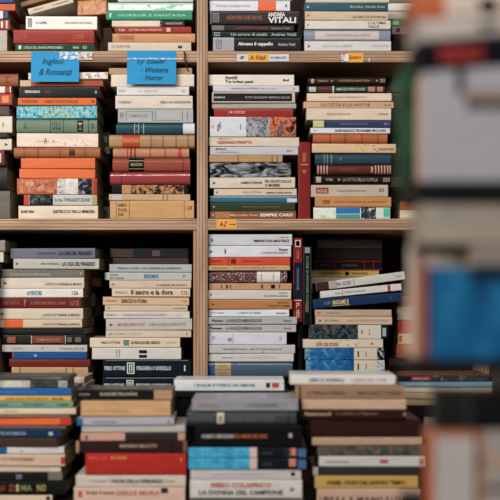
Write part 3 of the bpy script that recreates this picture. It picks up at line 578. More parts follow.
stack('lower shelf pile right of divider', 'books on the lower shelf right of the divider', D0, [
 (208.5, 292, 234, 245.3, 'babbbc', 'p', 'silver-white paperback, topmost,', (E(212, '3a3c40'), T('MARQUEZ', 280, 288, 'a85c50', .14, .72), T('MEMORIA D\'UN AMOR FELICE', 254, 289, '32302f', .24, .42, True))),
 (208.5, 291, 245.7, 257, 'c6c8ce', 'p', 'white paperback with red second line', (E(211, '5a4a50'), B(224.5, 226, '8a3438', .3, .7), T('Picasso', 279, 288, '2c2a30', .2, .66, True), T('LA RICERCA DEL SEGRETO', 261, 288, 'a8504c', .2, .38))),
 (208.5, 290, 257.2, 265, 'cf4a2e', 'p', 'bright orange-red paperback', (T('BENNI', 212, 221, '6a2018', .25), B(231, 236, '7c281c', .2, .8), B(228, 228.7, '8c3020'), T('Spiriti e fantasmi', 243, 262, '7a2a1c', .3))),
 (208.5, 290, 265.3, 270.3, 'bf9c74', 'p', 'slim tan paperback', (T('MARE MONTAGNA', 212, 228, '8c6a4a', .3), T('RACCONTI DI PESCA DEL CONTE', 234, 276, '957250', .3))),
 (208.5, 287, 270.8, 283, '573234', 'h', 'brown and white flecked hardback with cream label', (P(209, 257, ('4a2426', '5a3032', '6a3c3c', '8a6462', 'd8ccc4'), 330, .02, .98), B(257, 280, 'c9c3bc', .0, 1), P(280, 287, ('3c1e20', '5a3032', 'cfc0b8'), 330, .02, .98), B(261, 261.8, '9a908a', .2, .8), B(273, 273.8, '9a908a', .2, .8))),
 (209, 291.5, 283.2, 289.2, 'b88e66', 'f', 'slim tan book with small dark stamps', (B(221, 222, '6a4228', .2, .8), B(226, 228, '6a4228', .2, .8), B(230, 231, '6a4228', .2, .8), B(261, 263, '6a4228', .2, .8), B(271, 275, '2c1e18', .2, .8), B(279, 280, '6a4228', .2, .8))),
 (207.5, 291, 290.5, 299, 'c0bab2', 'p', 'grey-white paperback with black mark', (E(211, '6a625c'), T('MARAINI', 279, 287, 'a87468', .16, .7), T('UN CLOWN GENTILE', 264, 288, '4a4440', .22, .38))),
 (208, 292, 300, 309, 'b97a45', 'p', 'glossy orange-brown paperback', (E(213, '5c3820'), T('MOCCIA', 278, 288, '7c4424', .2, .7), T('SCUSA SE TI CHIAMO', 268, 290, '6a3c22', .24, .35)), {'gloss': .2}),
 (208.5, 289, 309.3, 316.5, 'cbccd2', 'p', 'slim white paperback', (T('Truman Capote', 210, 224, '5a5862', .26), T('L\'ARPA DI ERBA', 238, 261, '5a5862', .26), T('Garzanti', 276, 286, '3e3c46', .28))),
 (208, 297, 317, 324, 'a1a7a6', 'p', 'greener of two LA RAGAZZA paperbacks', (T('Piovene', 212, 223, '2a2a2c', .34, .5, True), T('LA RAGAZZA MERAVIGLIOSA', 226, 262, '2f3132', .42, .5), T('Rizzoli', 284, 291, '4a4c4c', .26))),
 (208, 296, 324.7, 332, 'aeaba8', 'p', 'greyer of two LA RAGAZZA paperbacks', (T('Piovene', 210, 222, '2a2a2c', .34, .5, True), T('LA RAGAZZA MERAVIGLIOSA', 226, 262, '2f3132', .42, .5), T('Rizzoli', 284, 291, '4a4c4c', .26))),
 (208.5, 286.5, 332.3, 344.5, 'c4c3cb', 'p', 'thick plain white book', (T('PROUST', 228, 232, '3a3a44', .3, .4), B(232.5, 233, '9a9aa4', .05, .95), T('P', 212, 215, '9a9aa4', .4), B(279, 282, 'a9a9b4', .35, .65))),
 (209, 295, 345.2, 353.3, 'b7b5b4', 'p', 'grey-white paperback with small grey title', (T('FERNANDA PIVANO', 223, 247, '6e6c6a', .2), T('MITI E STORIE TRADOTTE', 250, 282, '6e6c6a', .2), T('E', 262, 264, '6e6c6a', .15, .2))),
 (208.5, 293.5, 353.7, 361.7, 'bfbebb', 'p', 'pale grey paperback with faint letters', (T('EINAUDI', 222, 233, 'a5786c', .2), T('La vita segreta del mare', 240, 286, 'a2a09c', .2))),
 (208.5, 292.5, 362, 377.3, '4a6076', 'h', 'steel blue hardback with gold title label', (B(215, 231, 'a98e68', .05, .95), T('III', 219, 226, '4a4a50', .5), B(215, 231, '5a6472', .48, .52), B(208.5, 213, '2c5a86')), {'gloss': .22, 'wear': .3}),
 (208.5, 275, 377.6, 388, '8c8c8c', 'p', 'grey paperback, lowest,', ()),
], SH3)
book(297.8, 302.8, 322, SH3, D0 + .02, '1e1b1a', 'p', 'slim black book standing upright beneath the red and navy one', 'upright books between piles', (), vert=True, depth=.12)
book(293.2, 302.5, 238, 322, D0 + .012, '8c2826', 'p', 'upright red and navy paperback between the lower shelf piles', 'upright books between piles',
     (B(262.5, 299, '1e2840', .08, .92), T('CRONACHE', 268, 290, '7c869c', .26), B(240, 247, 'c9b4b0', .2, .8), B(241, 246, '2a3450', .3, .7), T('NOIR', 251, 259, 'c47c6c', .28), T('IL', 303, 308, 'e0b898', .35), T('NERO', 310, 318, 'e0b898', .35), B(300, 300.8, 'd0c0a0', .1, .9)), vert=True, depth=.12)
book(303.2, 311.5, 246, 325, D0 + .008, '161e1c', 'p', 'upright black-green paperback with pale vertical title', 'upright books between piles',
     (B(247.5, 253, '8a8f8a', .2, .8), T('STORIE DI FANTASMI SCOZZESI', 256, 312, '8a928a', .3), B(303, 312, '6a3a30', .2, .5), B(247, 324, '5a655e', .06, .1), B(247, 324, '5a655e', .9, .94)), vert=True, depth=.12)
stack('at the back of the lower right pile', 'books behind the leaning ones on the lower shelf', 2.545, [
 (317, 382, 239, 248, '5e4c42', 'p', 'dim brown paperback, highest', (T('PAOLO CONTE', 360, 380, '2e2420', .3),)),
 (316, 382, 248.5, 260, '3a302c', 'p', 'dim black-brown paperback', ()),
 (313, 382, 260.3, 270, '2a2020', 'f', 'black hardback with thin red edges', (B(313, 382, '8a2e28', .02, .14), B(313, 382, '8a2e28', .86, .98), B(334, 335, '8a2e28'), B(364, 365, '8a2e28'), B(373, 374, '8a2e28'), T('ROMANZO', 320, 331, '5a5650', .3), T('ANNUARIO', 342, 358, '5a6c7c', .28))),
 (310, 379, 270.3, 276.5, 'c9a858', 'p', 'yellow paperback with dark title', (T('ULTIMO AMORE FOLLE', 320, 342, '5a4624', .4), B(345, 349, '2c2418', .2, .8), T('CHI HA PAURA', 352, 368, '5a4624', .4))),
 (311, 378, 277, 292, 'b9a58e', 'p', 'cream paperback behind the leaning ones', ()),
 (311, 378, 292.5, 310, '54463c', 'p', 'umber paperback', ()),
 (311, 378, 310.5, 340, '2e2826', 'f', 'thick black hardback hidden low', ()),
 (311, 378, 340.5, 384, '2a2624', 'f', 'black box volume hidden lowest', ()),
], 381)
G = 'leaning and lying books on the lower shelf right'
def tilted(x0, yt0, x1, yt1, th, d, *a, **k):
    """a book whose spine rises to the right; x0,yt0 and x1,yt1 are its upper corners"""
    ang = math.degrees(math.atan2(yt0 - yt1, x1 - x0)); s = d / FP
    Lp = math.hypot(x1 - x0, yt1 - yt0)
    ca, sa = math.cos(math.radians(ang)), math.sin(math.radians(ang))
    mx, my = (x0 + x1) / 2 + sa * th, (yt0 + yt1) / 2 + ca * th
    return book(mx - Lp / 2, mx + Lp / 2, my - th, my, d, *a, roll=ang, **k)
tilted(316, 283.0, 404, 271.3, 8.2, D0 + .004, 'bcb8b4', 'p', 'white paperback leaning highest on the lower right pile', G, (B(316, 329, '4a3028'), B(329, 337.5, 'a29a94'), T('I PRIMI', 336, 341, '7a7470', .4), T('RACCONTI', 343, 351, '7a7470', .5), B(354, 354.7, 'a86a60', .1, .9), T('Teadue', 396, 402, '9a9692', .3)))
tilted(320, 291.4, 401, 283.4, 7.0, D0 + .002, 'c3bfb9', 'p', 'leaning white paperback with red stripe, above the blue one', G, (T('Calvino', 335, 342, '6a6460', .3), B(342.5, 343.2, 'b06058', .1, .9), T('Roberto il guiscardo', 345, 366, '6a6460', .3), B(388, 391, 'b03c38', .05, .95)))
tilted(312.5, 299.6, 402, 292.3, 9.2, D0, '253e66', 'f', 'leaning dark blue hardback with gold title', G, (T('G. FLAUBERT', 324, 331, '8090a8', .3), T('MADAME B', 333, 349, 'c9b078', .5, .5, True), B(332, 350, 'c09868', .1, .18), T('6', 390, 392, '5a6c8c', .3)))
stack('lower shelf right pile', G, D0, [
 (315, 391.5, 309.5, 316.2, 'b59b84', 'p', 'upper of two beige paperbacks', (E(319, '5a4a40'), T('GINZBURG', 326, 340, '8a7462', .2))),
 (315.5, 392, 316.5, 324.6, 'c0a78e', 'p', 'lower of two beige paperbacks', (E(320, '3a302a'), T('M. TOBINO', 325, 339, '8a7462', .22), T('PER LE ANTICHE SCALE', 348, 387, '9a826e', .2))),
 (309.5, 388, 325, 339, '1e262c', 'p', 'black pictorial paperback with cream title panel', (P(310, 358, ('12181c', '1e2a30', '40545c', '7c5040'), 60), B(358, 381, 'c4baaa'), T('B', 361, 363, '5a5248', .25), T('L', 369, 370.5, '5a5248', .4), B(382.5, 386, '9aa4ac', .2, .8))),
 (303, 383, 339.4, 347.4, 'c9b8a2', 'p', 'cream paperback with red scribble', (T('sulla mia strada', 316, 338, 'a85848', .55), P(340, 362, ('8a7a6c', 'c9b8a2', 'cdbca8', 'c9b8a2'), 90, .1, .9), E(372, '4a4038'))),
 (305, 384, 348.6, 360, '2a64a4', 'p', 'upper of two blue sky-picture paperbacks', (P(305, 354, ('16508a', '1c64a2', '2472ae', '7ca4b8'), 40), B(354, 377, 'c4baa8'), T('I', 357.5, 359, '4a4a48', .5), T('J', 365, 366.5, '5a5248', .4), P(377, 384, ('141a20', '1e2830', 'c0c0b8'), 120))),
 (306, 384.5, 360.2, 373, '2868a8', 'p', 'lower of two blue sky-picture paperbacks', (P(306, 354, ('16508a', '1c64a2', '2472ae', '7ca4b8'), 40), B(354, 377, 'c4baa8'), T('I', 357.5, 359, '4a4a48', .5), T('J', 365, 366.5, '5a5248', .4), P(377, 385, ('2c64a0', 'c0c8c8', '1e2830'), 120))),
 (306, 386, 373.3, 388, '6a625a', 'p', 'dull grey-brown paperback, lowest,', ()),
], SH3)
stack('in the lower right corner column', 'red and cream books at the right end of the lower shelf', 2.45, [
 (398.5, 474, 296, 306, 'c4552f', 'p', 'orange-red paperback, highest', ()),
 (397.5, 474, 306.5, 320, 'b9a48e', 'p', 'thick beige paperback', ()),
 (398, 474, 320.5, 333, 'c9432c', 'p', 'scarlet paperback', ()),
 (398, 474, 333.5, 344, 'cbb08c', 'p', 'cream-yellow paperback', (B(399, 402, 'c06a3c', .2, .8),)),
 (397, 474, 344.5, 358, 'b85c3a', 'p', 'thick rust-orange paperback', ()),
 (390, 474, 358.5, 366, '4a3a30', 'p', 'dark brown paperback', ()),
 (388, 474, 366.5, 376, '2a2422', 'p', 'black paperback', ()),
 (396, 474, 376.5, 388, '1e1c1c', 'p', 'lowest black paperback', ()),
], 386)

# ---- table piles in front of the shelves
DF = 1.90
TABH = .419           # table top below the camera
stack('front pile at the bottom left', 'books in the front pile at the bottom left', 1.97, [
 (-35, 69, 376, 380.5, '4c4c4a', 'p', 'slim dark grey magazine, topmost,', (T('NARRATIVA', 32, 48, '8a8a86', .3), T('CINEMA', 48, 62, 'a0a09c', .4)), {'depth': .085}),
 (-38, 67, 380.7, 388, '9b9890', 'p', 'glossy grey book with pale square end', (P(-38, 30, ('a9a69c', 'bcb8ae', '8a887f'), 20), P(30, 58, ('706c66', '3a3834', '5c5852'), 25), E(64, '2a2826')), {'gloss': .25, 'depth': .09}),
 (-36, 71, 388.3, 395.7, '1c62ac', 'p', 'bright blue paperback', (T('La scienza in viaggio e altre cose', -18, 37, '5c98cc', .3),), {'gloss': .3}),
 (-36, 71, 396, 401, 'cc9e4e', 'p', 'yellow paperback', (T('Vanda Luperi', 5, 25, '4a3418', .4, .5, True), T('Mario perrotta', 27, 48, '4a3418', .4, .5, True), T('Marsilio', 52, 64, '4a3418', .4, .5, True))),
 (-34, 73, 401.3, 407.8, '6c947a', 'p', 'sage green paperback', (T('ANNALI', -6, 8, '2c4a38', .35), T('Pietro Ingrao', 23, 44, '2c4a38', .4), T('CINEMA', 57, 69, '2c4a38', .35))),
 (-34, 76, 408.2, 414.5, 'c4b49c', 'p', 'cream paperback under the sage green one', (T('NARRATORI STRANIERI', 4, 18, '9c8c76', .25),)),
 (-34, 70, 414.8, 418, '86684e', 'p', 'very thin brown booklet', ()),
 (-36, 71, 418.3, 425.5, 'dc602c', 'p', 'orange paperback with red tail', (B(60, 71, 'c03c28'),)),
 (-36, 66, 425.8, 429, '6c5c54', 'p', 'very thin grey-brown booklet', ()),
 (-38, 61, 429.3, 437.5, '1d3a5e', 'p', 'navy paperback with blurred white title', (T('ATLANTE STORICO', -16, 26, '8a9cb0', .4, .5, True), B(49, 53, '9cabb8', .3, .7))),
 (-38, 57, 438, 447, '4a382e', 'p', 'dark brown paperback', ()),
 (-36, 64, 447.5, 454, 'bcb9b6', 'p', 'white paperback with blue spine end', (B(-36, 7, '1e5a9a'), T('Edizioni', 20, 24, '8c8a88', .3))),
 (-36, 65, 454.5, 466, 'bda58c', 'p', 'beige paperback with brown title', (T('IL MESE DI VENDEMMIE', -14, 34, '94765a', .3, .6), B(61, 65, 'a83c30', .2, .8))),
 (-36, 61, 466.3, 472.3, 'c0ac98', 'p', 'cream paperback above the black ones', (B(50, 61, 'bcb4ac'),)),
 (-38, 62, 472.7, 480.5, '26221f', 'p', 'black paperback with grey spine end', (B(16, 22, '5c6c7c', .2, .8), B(48, 62, '7a6c64'))),
 (-38, 66, 481, 495, '1f201e', 'f', 'black hardback with multicoloured letters', (T('LA', 0, 5, '984030', .42, .5, True), T('CO', 9, 14, 'b04838', .5, .5, True), T('I', 16, 19, 'a89a5c', .5, .5, True), T('MA', 21, 32, '708450', .42, .5, True), T('NO', 37, 46, 'a8965a', .48, .5, True)), {'gloss': .3}),
 (-38, 52, 495.5, 511, 'c4b096', 'p', 'cream paperback at the very bottom', (B(46, 50, '4a3c34', .2, .8),)),
], 'table', yawj=1.5)
stack('behind the bottom left front pile', 'books set back behind the bottom left front pile', 2.10, [
 (0, 84, 377, 384, 'c4aa8c', 'p', 'cream-tan paperback', (B(74, 80, 'd4c0aa'),)),
 (0, 86, 384.5, 391, 'c0b6aa', 'p', 'off-white paperback', (T('Z', 76, 80, '5c84a8', .5),)),
], 391.0)
stack('front pile left of bottom centre', 'books in the front pile topped by a slim black book', DF, [
 (76, 172, 392, 402.3, '232120', 'p', 'black paperback with tan end patch topping the', (T('Giorgio Bocca', 79, 90, 'b4b0aa', .22, .55), T('GLI ANNI BREVI DELLA RAGIONE', 100, 137, 'a8a49e', .3, .58, True), B(154, 172, 'a88664', .0, .95)), {'dy': .05, 'depth': .095}),
 (81, 170.5, 403, 418, 'bd9566', 'p', 'thick tan kraft-coloured paperback in the', (B(84, 130, 'a57e52', .3, .36),), {'wear': .8, 'dy': .03}),
 (77, 174, 418.5, 425.3, 'a0a0a8', 'p', 'lavender-grey paperback with blue tip in the', (B(77, 83, '2c64a0'), T('BALDINI CASTOLDI', 92, 116, '787a88', .3), B(167, 170, '8a8484', .2, .8))),
 (82, 185, 425.7, 432.7, 'aaa6a0', 'p', 'grey-white paperback in the', ()),
 (81, 185, 433, 440.5, '3c3230', 'p', 'half pink half charcoal paperback in the', (B(81, 125, 'bd8f7c'), B(85, 88, '3a2824', .2, .7), B(178, 185, 'b08c7c'))),
 (76, 187, 441.5, 453.2, '3c2521', 'f', 'dark brown hardback with pinkish title in the', (B(70, 79, 'a07c5c'), T('BERNARDO BELLOTTO', 120, 157, 'b09086', .26, .6, True), B(183, 187, '7a5448'), B(172, 172.8, '1e1614'))),
 (85.5, 186, 453.5, 475, 'b12a22', 'f', 'thick bright red hardback with yellow lettering in the', (T('Mario Luzi', 89, 107, 'd85c44', .13, .8, True), T('POESIE', 111, 127, 'd88a3c', .13, .8, True), B(180, 182, 'c87838', .65, .8)), {'wear': .3, 'dy': .0}),
 (76, 185.5, 475.3, 487, 'bdb3a6', 'p', 'grey-white paperback under the red hardback in the', (T('P. ROVERSI', 90, 107, 'b07868', .2), T('I PADRI DELLA SPERANZA', 110, 163, '3c342e', .32, .5, True), T('Oscar', 165, 175, 'b87c5c', .24))),
 (74, 185, 487.5, 511, 'c4a594', 'p', 'thick cream-pink paperback lowest in the', (T('Sotto il segno', 86, 115, '6a4a3e', .2, .75, True), T('DELLE MURA', 117, 160, 'b86a54', .2, .75, True), B(78, 82, 'c4553c', .55, .85), B(161, 168, '3c302c', .75, .98))),
], 'table', yawj=1.2)
stack('pile at bottom centre', 'books in the front pile at the bottom centre', 1.87, [
 (192, 298, 399.5, 411, '8a8a92', 'p', 'grey-lilac paperback with picture cover topping the', (T('BARBARA', 199, 220, 'a06c74', .22), T('IL GRANDE INGANNO', 247, 278, '54607c', .24), B(288, 291, 'a89070', .3, .7), ('U', 215, 268, ('5a4c48', '8e8e96', '9494a0', '9090a0'), 25)), {'gloss': .3}),
 (187, 296, 411.5, 425.5, '454b4a', 'h', 'dark green-grey hardback with pale square stamp in the', (B(217, 224, 'b9b49c', .12, .9), B(219, 222, '4c4c44', .3, .7), T('EVOLUZIONE', 191, 214, '66706c', .3), T('CLASSICI DELLA FILOSOFIA', 228, 275, '6c7672', .34), B(288, 289, '20282a'))),
 (195, 302, 426.5, 447.3, '1c1a1a', 'p', 'thick black paperback with orange title in the', (T('ROBERTO BERTAGNIN', 202, 234, 'aca8a2', .18, .52, True), T('GLI AMORI DEL SOLE', 235, 267, 'b86434', .18, .52, True), B(289, 292, 'a8a49e', .45, .65)), {'wear': .2}),
 (188.5, 306, 448, 458.2, '1c2024', 'p', 'upper of twin bright blue and black books in the', (P(188.5, 250, ('2888ac', '3a9cc0', '58b0cc'), 30), B(250, 257, 'c4a8a0'), B(284, 291, '22343c'), B(289, 296, 'c07a64', .25, .95), B(298, 306, '4a6a94', .1, .9), T('COLLANA', 262, 272, '4c6470', .25)), {'wear': .2}),
 (188.5, 306, 458.4, 469.3, '1c2024', 'p', 'lower of twin bright blue and black books in the', (P(188.5, 250, ('2888ac', '3a9cc0', '58b0cc'), 30), B(250, 257, 'c4a8a0'), B(289, 296, 'c07a64', .3, .98), B(298, 306, '4a6a94', .1, .9), T('COLLANA', 262, 272, '4c6470', .25)), {'wear': .2}),
 (190.5, 301, 470, 479.7, 'b5b0b0', 'p', 'light grey paperback with black end square in the', (B(291, 295, '242222', .35, .75), T('SAGGI CONTEMPORANEI', 210, 265, 'a09a9a', .16))),
 (190, 302, 480, 498.3, 'bfbab4', 'p', 'white paperback titled LA DONNA DEL CAMPIONE in the', (T('PIERO COLAPRICO', 211, 271, 'bb4436', .26, .71, True), T('LA DONNA DEL CAMPIONE', 199, 283, '2a2625', .26, .32, True), E(292, '6a6460'))),
 (190, 303, 498.6, 511, '77706a', 'p', 'grey paperback at the very bottom of the', ()),
], 'table', yawj=.7)
stack('pile at the bottom right', 'books in the front pile at the bottom right', 1.885, [
 (290, 395, 375, 385, 'c8c4c0', 'p', 'white paperback with grey and orange lettering topping the', (T('LIBRI E ANIMALI', 309, 344, '85807c', .4, .5, True), T("L'ANNO DEL CANE", 352, 386, 'c09080', .36, .5)), {'depth': .1}),
 (296, 404.5, 385.3, 399, '9a7a60', 'f', 'tan-brown hardback second in the', (T('LA FINALE DI PRAGA', 307, 345, '6a4e3c', .3, .45), T('MARGARET STORIA', 358, 401, '6a4e3c', .3, .45), B(299, 301, '5a4436'))),
 (302, 406, 399.4, 409.5, 'bd9e82', 'p', 'cream-tan paperback in the', ()),
 (298, 406, 410, 419.3, '3a231e', 'f', 'dark brown hardback with cream title in the', (T('Mastronardi', 305, 331, 'b4946c', .4, .6, True), T('Il calzolaio di Vigevano', 336, 378, '9a7868', .3, .6), B(403, 406, '9a7868', .4, .7))),
 (310, 420, 419.7, 437.3, '3e211e', 'f', 'thick maroon-brown hardback in the', ()),
 (312, 422, 437.7, 445.5, 'b09478', 'p', 'plain tan-cream paperback in the', ()),
 (318, 425, 446, 456, '57504a', 'p', 'dull charcoal-grey paperback in the', (P(318, 425, ('3c3632', '5c544e', '70665e'), 60, .05, .95),)),
 (319, 424.5, 456.5, 467, 'b8b5b2', 'p', 'white paperback with red emblem in the', (T('GIOVANNI TESTORI', 325, 348, '6c6a6c', .2, .45), B(380, 388, 'bb3c34', .35, .68), B(419, 423, 'a86a50', .2, .8))),
 (313, 418, 467.3, 475.3, '3c3834', 'p', 'dark grey paperback above the yellow one in the', (B(313, 318, 'a8a096'),)),
 (315, 418, 476, 488.7, 'ba954e', 'p', 'mustard yellow paperback in the', (T('POESIE  I POETI DEL NOSTRO TEMPO', 327, 405, '3e3018', .32, .45, True),)),
 (317, 420, 489, 511, 'ba9a84', 'p', 'pinkish tan paperback lowest in the', (T('URSULA  IL MULINO E I LUPI', 320, 408, '6a4436', .32, .5, True),)),
], 'table', yawj=1.2)
book(174, 284, 380, 391, 2.10, 'c3c6c6', 'p', 'white book with blue lettering behind the bottom centre pile', 'white books set back on the riser',
     (T('CINQUE STORIE E UN AMORE', 194, 255, '6488a8', .34, .5, True), B(266, 270, '3c3838', .3, .75), B(272, 279, 'b8503c', .3, .75)), yaw=0, depth=.1)
stack('right of the bottom right pile', 'books piled behind the right front pile', 2.06, [
 (397, 492, 375.5, 381.3, '2a2626', 'p', 'black paperback with red title panel', (B(411, 431, '8c2c34', .1, .9), T('MEMORIE', 413, 429, 'c49490', .4), P(431, 490, ('2a2828', '4a4846', '1c1c1c', '8a8884'), 90))),
 (397, 492, 381.6, 387, '6f9cb4', 'p', 'pale blue paperback', (T('Le parole dette', 408, 428, 'b0ccd8', .5),)),
 (403, 492, 387.3, 393, 'cdb89c', 'p', 'cream paperback directly under the pale blue one', ()),
 (404, 492, 393.3, 399, 'c4a988', 'p', 'second cream-tan paperback under the pale blue one', ()),
 (403, 492, 399.3, 405.5, 'bfa27e', 'p', 'third, browner paperback under the pale blue one', ()),
 (406, 492, 406, 417, '2c2422', 'p', 'dark brown paperback', ()),
 (424, 500, 417.5, 425, 'b49a84', 'p', 'beige paperback', ()),
 (424, 500, 425.5, 440, 'c4663c', 'p', 'orange paperback', ()),
 (426, 500, 440.5, 460, '9c5c44', 'p', 'thick terracotta paperback', ()),
 (426, 500, 460.5, 478, '5a3a30', 'p', 'thick brown paperback', ()),
], 'table')

# ---- fanned books on the top shelf, left
GT = 'fanned books heaped above the left blue note'
tilted(27.5, 8.8, 72, -3.6, 6.3, D0 + .01, 'c6b49c', 'p', 'cream paperback tilted steeply on the top left heap', GT, (T('PAOLO', 34, 44, '7c6c5c', .25), T('IL GIARDINO', 54, 70, '6a5a4c', .3)), depth=.11)
book(77, 107, 0, 14.8, D0 + .02, 'a5683c', 'p', 'thick orange-brown book lying askew on the top left heap', GT, (P(78, 106, ('8c5430', 'b87c4c', 'c89468'), 40),), yaw=-8, depth=.12, pages='b08a5c')
tilted(20, 2.4, 60, -9, 5, D0 + .03, '8c6a4c', 'p', 'worn brown paperback behind the steeply tilted cream one', GT, (), depth=.11)

# ================================================================== shelf unit
WA, WB = '97785e', 'b8977a'
shelf_face = wood_mat('shelf_ply_edge', WA, 'bf9c7e', 0, True)
upr_face = wood_mat('upright_ply_edge', WA, 'bd9b7e', 2, True)
inner_wood = wood_mat('shelf_board', '94725a', 'b08c70', 0)
shaded_back_wood = wood_mat('back_board', '3a2a22', '4c382c', 2)  # back panel toned brown-black, putting the shade of the gaps into its colour
root = bpy.data.objects.new('bookcase', None); C.objects.link(root); root.location = (0, 0, 0)
tag(root, 'large plywood bookcase with layered edges holding piles of books behind the table', 'bookcase')
s0 = DC / FP
XL, XR = X(-75, DC), X(478, DC); DEP = .36
def zz(py): return Z(py, DC)
def board(name, x0, x1, z0, z1, y0, y1, facemat, bodymat, parent):
    bm = bmesh.new(); add_box(bm, x0, x1, y0, y1, z0, z1, .0008)
    o = bm_obj(name, bm, bodymat, parent); o.data.materials.append(facemat)
    for pl in o.data.polygons:
        if pl.normal.y < -.7: pl.material_index = 1
    return o
xd0, xd1 = X(197, DC), X(207.7, DC)
levels = [(SH1, 62.0), (SH2, 229.8), (SH3, 405.0), (556.0, 567.0), (-120, -109)]
for k, (a, b) in enumerate(levels):
    board('shelf', XL, xd0, zz(b), zz(a), 0, DEP, shelf_face, inner_wood, root)
    board('shelf', xd1, XR, zz(b), zz(a), 0, DEP, shelf_face, inner_wood, root)
TOPZ = zz(-120); 
board('divider', xd0, xd1, 0.0, TOPZ, -.001, DEP, upr_face, inner_wood, root)
board('side_panel', XL - .027, XL, 0, TOPZ, -.001, DEP, upr_face, inner_wood, root)
board('side_panel', XR, XR + .027, 0, TOPZ, -.001, DEP, upr_face, inner_wood, root)
board('spacer_board', X(193.2, DC), xd0, zz(SH3), zz(229.8), .004, DEP - .02, upr_face, inner_wood, root)
board('plinth', XL, XR, 0, .08, .02, .04, inner_wood, inner_wood, root)
box('back_panel', XL, XR, DEP, DEP + .008, 0, TOPZ, shaded_back_wood, root)

# ---- notes and shelf tags
def sheet(name, pts, w, mat, parent=None, th=.0004):
    """a strip of paper following y-z points, from x0 to x1"""
    bm = bmesh.new(); x0, x1 = w; N = 6; rows = []
    grid = []
    for k in (0, 1):
        grid.append([[bm.verts.new((x0 + (x1 - x0) * i / N, y - wob * math.sin(math.pi * i / N) + k * th, z)) for i in range(N + 1)] for (y, z, wob) in pts])
    F, Bk = grid; M = len(pts)
    for G_ in grid:
        for a, b in zip(G_, G_[1:]):
            for i in range(N): bm.faces.new((a[i], a[i + 1], b[i + 1], b[i]))
    for r_ in (0, M - 1):
        for i in range(N): bm.faces.new((F[r_][i], F[r_][i + 1], Bk[r_][i + 1], Bk[r_][i]))
    for c_ in (0, N):
        for r_ in range(M - 1): bm.faces.new((F[r_][c_], F[r_ + 1][c_], Bk[r_ + 1][c_], Bk[r_][c_]))
    return bm_obj(name, bm, mat, parent)
def note(x0, x1, yt, yb, col, label, lines, cat, group, hang=False, shift=0):
    t = bpy.data.objects.new('sticky_note', None); C.objects.link(t); d = DC - .003
    t.location = ((X(x0, d) + X(x1, d)) / 2, 0, Z(yb, d)); tag(t, label, cat, group)
    w = (X(x1, d) - X(x0, d)) / 2; h = Z(yt, d) - Z(yb, d)
    n = 8
    if hang: pts = [(-.0010 - .006 * max(0, (i / n - .25)) ** 1.3, h * (1 - i / n), .001 * i / n) for i in range(n + 1)]
    else: pts = [(-.0008, h * (1 - i / n), 0) for i in range(n + 1)]
    o = sheet('paper', pts, (-w, w), cover_mat(col, .5, .12), t)
    if hang: o['label'] = 'bright blue paper'
    def yf(z):
        q = 1 - z / h
        return (-.0022 - .006 * max(0, q - .25) ** 1.3 - .001 * q) if hang else -.0016
    for (body, a, b, v, hh, c) in lines:
        fit_text(body, X(a, d) - t.location.x, X(b, d) - t.location.x, h * (v - hh / 2), h * (v + hh / 2), yf, ink_mat(c), t, False, 'handwriting', .35)
    return t
TAPE = tape_mat()
NB = 'blue notes stuck on the upper shelf edge'
n1 = note(31, 79, 51.5, 82, '0e8fc6', 'bright blue handwritten note hanging from the shelf edge, left of two', [('Inglesi', 42, 64, .66, .24, '17557a'), ('& Romanzi', 39, 72, .33, .22, '17557a')], 'note', NB, True)
n2 = note(127, 176, 50.5, 84.5, '0d8dc4', 'bright blue handwritten note hanging from the shelf edge, nearer the divider', [('1) Gialli', 137, 165, .66, .15, '145070'), (': Western', 141, 168, .43, .16, '145070'), (': Horror', 142, 163, .20, .17, '145070')], 'note', NB, True)
for nt_, a, b in ((n1, 60, 92.5), (n2, 128, 182)):  # tape strips sized to the painted glare; the second is one thin streak
    bm = bmesh.new(); z0 = Z(60.0 if nt_ is n1 else 59.8, DC) - nt_.location.z; z1 = Z(52.5 if nt_ is n1 else 58.4, DC) - nt_.location.z
    add_box(bm, X(a, DC) - nt_.location.x, X(b, DC) - nt_.location.x, -.0052, -.0046, z0, z1)
    bm_obj('clear_tape_glare', bm, TAPE, nt_)
TG = 'small paper tags stuck on the shelf edges'
def stag(parts, label, lines, x0, x1, yt, yb):
    t = note(x0, x1, yt, yb, parts, label, lines, 'label', TG)
    t.name = 'shelf_tag'; return t
t1 = stag('d99a35', 'orange shelf tag between two white stickers, right of the divider', [('A-Vitali', 249.5, 266, .5, .55, '7a4a1a')], 247.5, 269, 53, 61.6)
for nm, a, b in (('white_sticker', 237, 248), ('white_sticker', 268.8, 289)):
    bm = bmesh.new(); d = DC
    add_box(bm, X(a, d) - t1.location.x, X(b, d) - t1.location.x, -.0016, -.0011, 0.001, .0185)
    bm_obj(nm, bm, cover_mat('bfbfc2', .3, .4), t1)
fit_text('x', X(239, DC) - t1.location.x, X(245, DC) - t1.location.x, .006, .014, lambda z: -.0019, ink_mat('2a2a30'), t1, True, 'handwriting', .3)
fit_text('ROMANZI', X(270.5, DC) - t1.location.x, X(286, DC) - t1.location.x, .007, .013, lambda z: -.0019, ink_mat('3a3a44'), t1, False, 'handwriting', .3)
t2 = stag('dd9a2e', 'orange shelf tag reading Spettro with torn white tape', [('Spettro', 349, 361, .48, .5, '8a4a18')], 347, 363.5, 52.5, 62)
bm = bmesh.new(); add_box(bm, X(341, DC) - t2.location.x, X(347.5, DC) - t2.location.x, -.0016, -.0008, .001, .020)
bm_obj('torn_tape', bm, TAPE, t2)
bm = bmesh.new(); add_box(bm, X(345, DC) - t2.location.x, X(348.6, DC) - t2.location.x, -.0030, -.0024, .002, .019)
bm_obj('torn_paper', bm, cover_mat('d0ccc8', .4, .2), t2)
bm = bmesh.new(); add_box(bm, X(367, DC) - t2.location.x, X(368.2, DC) - t2.location.x, -.0016, -.0008, .001, .010)
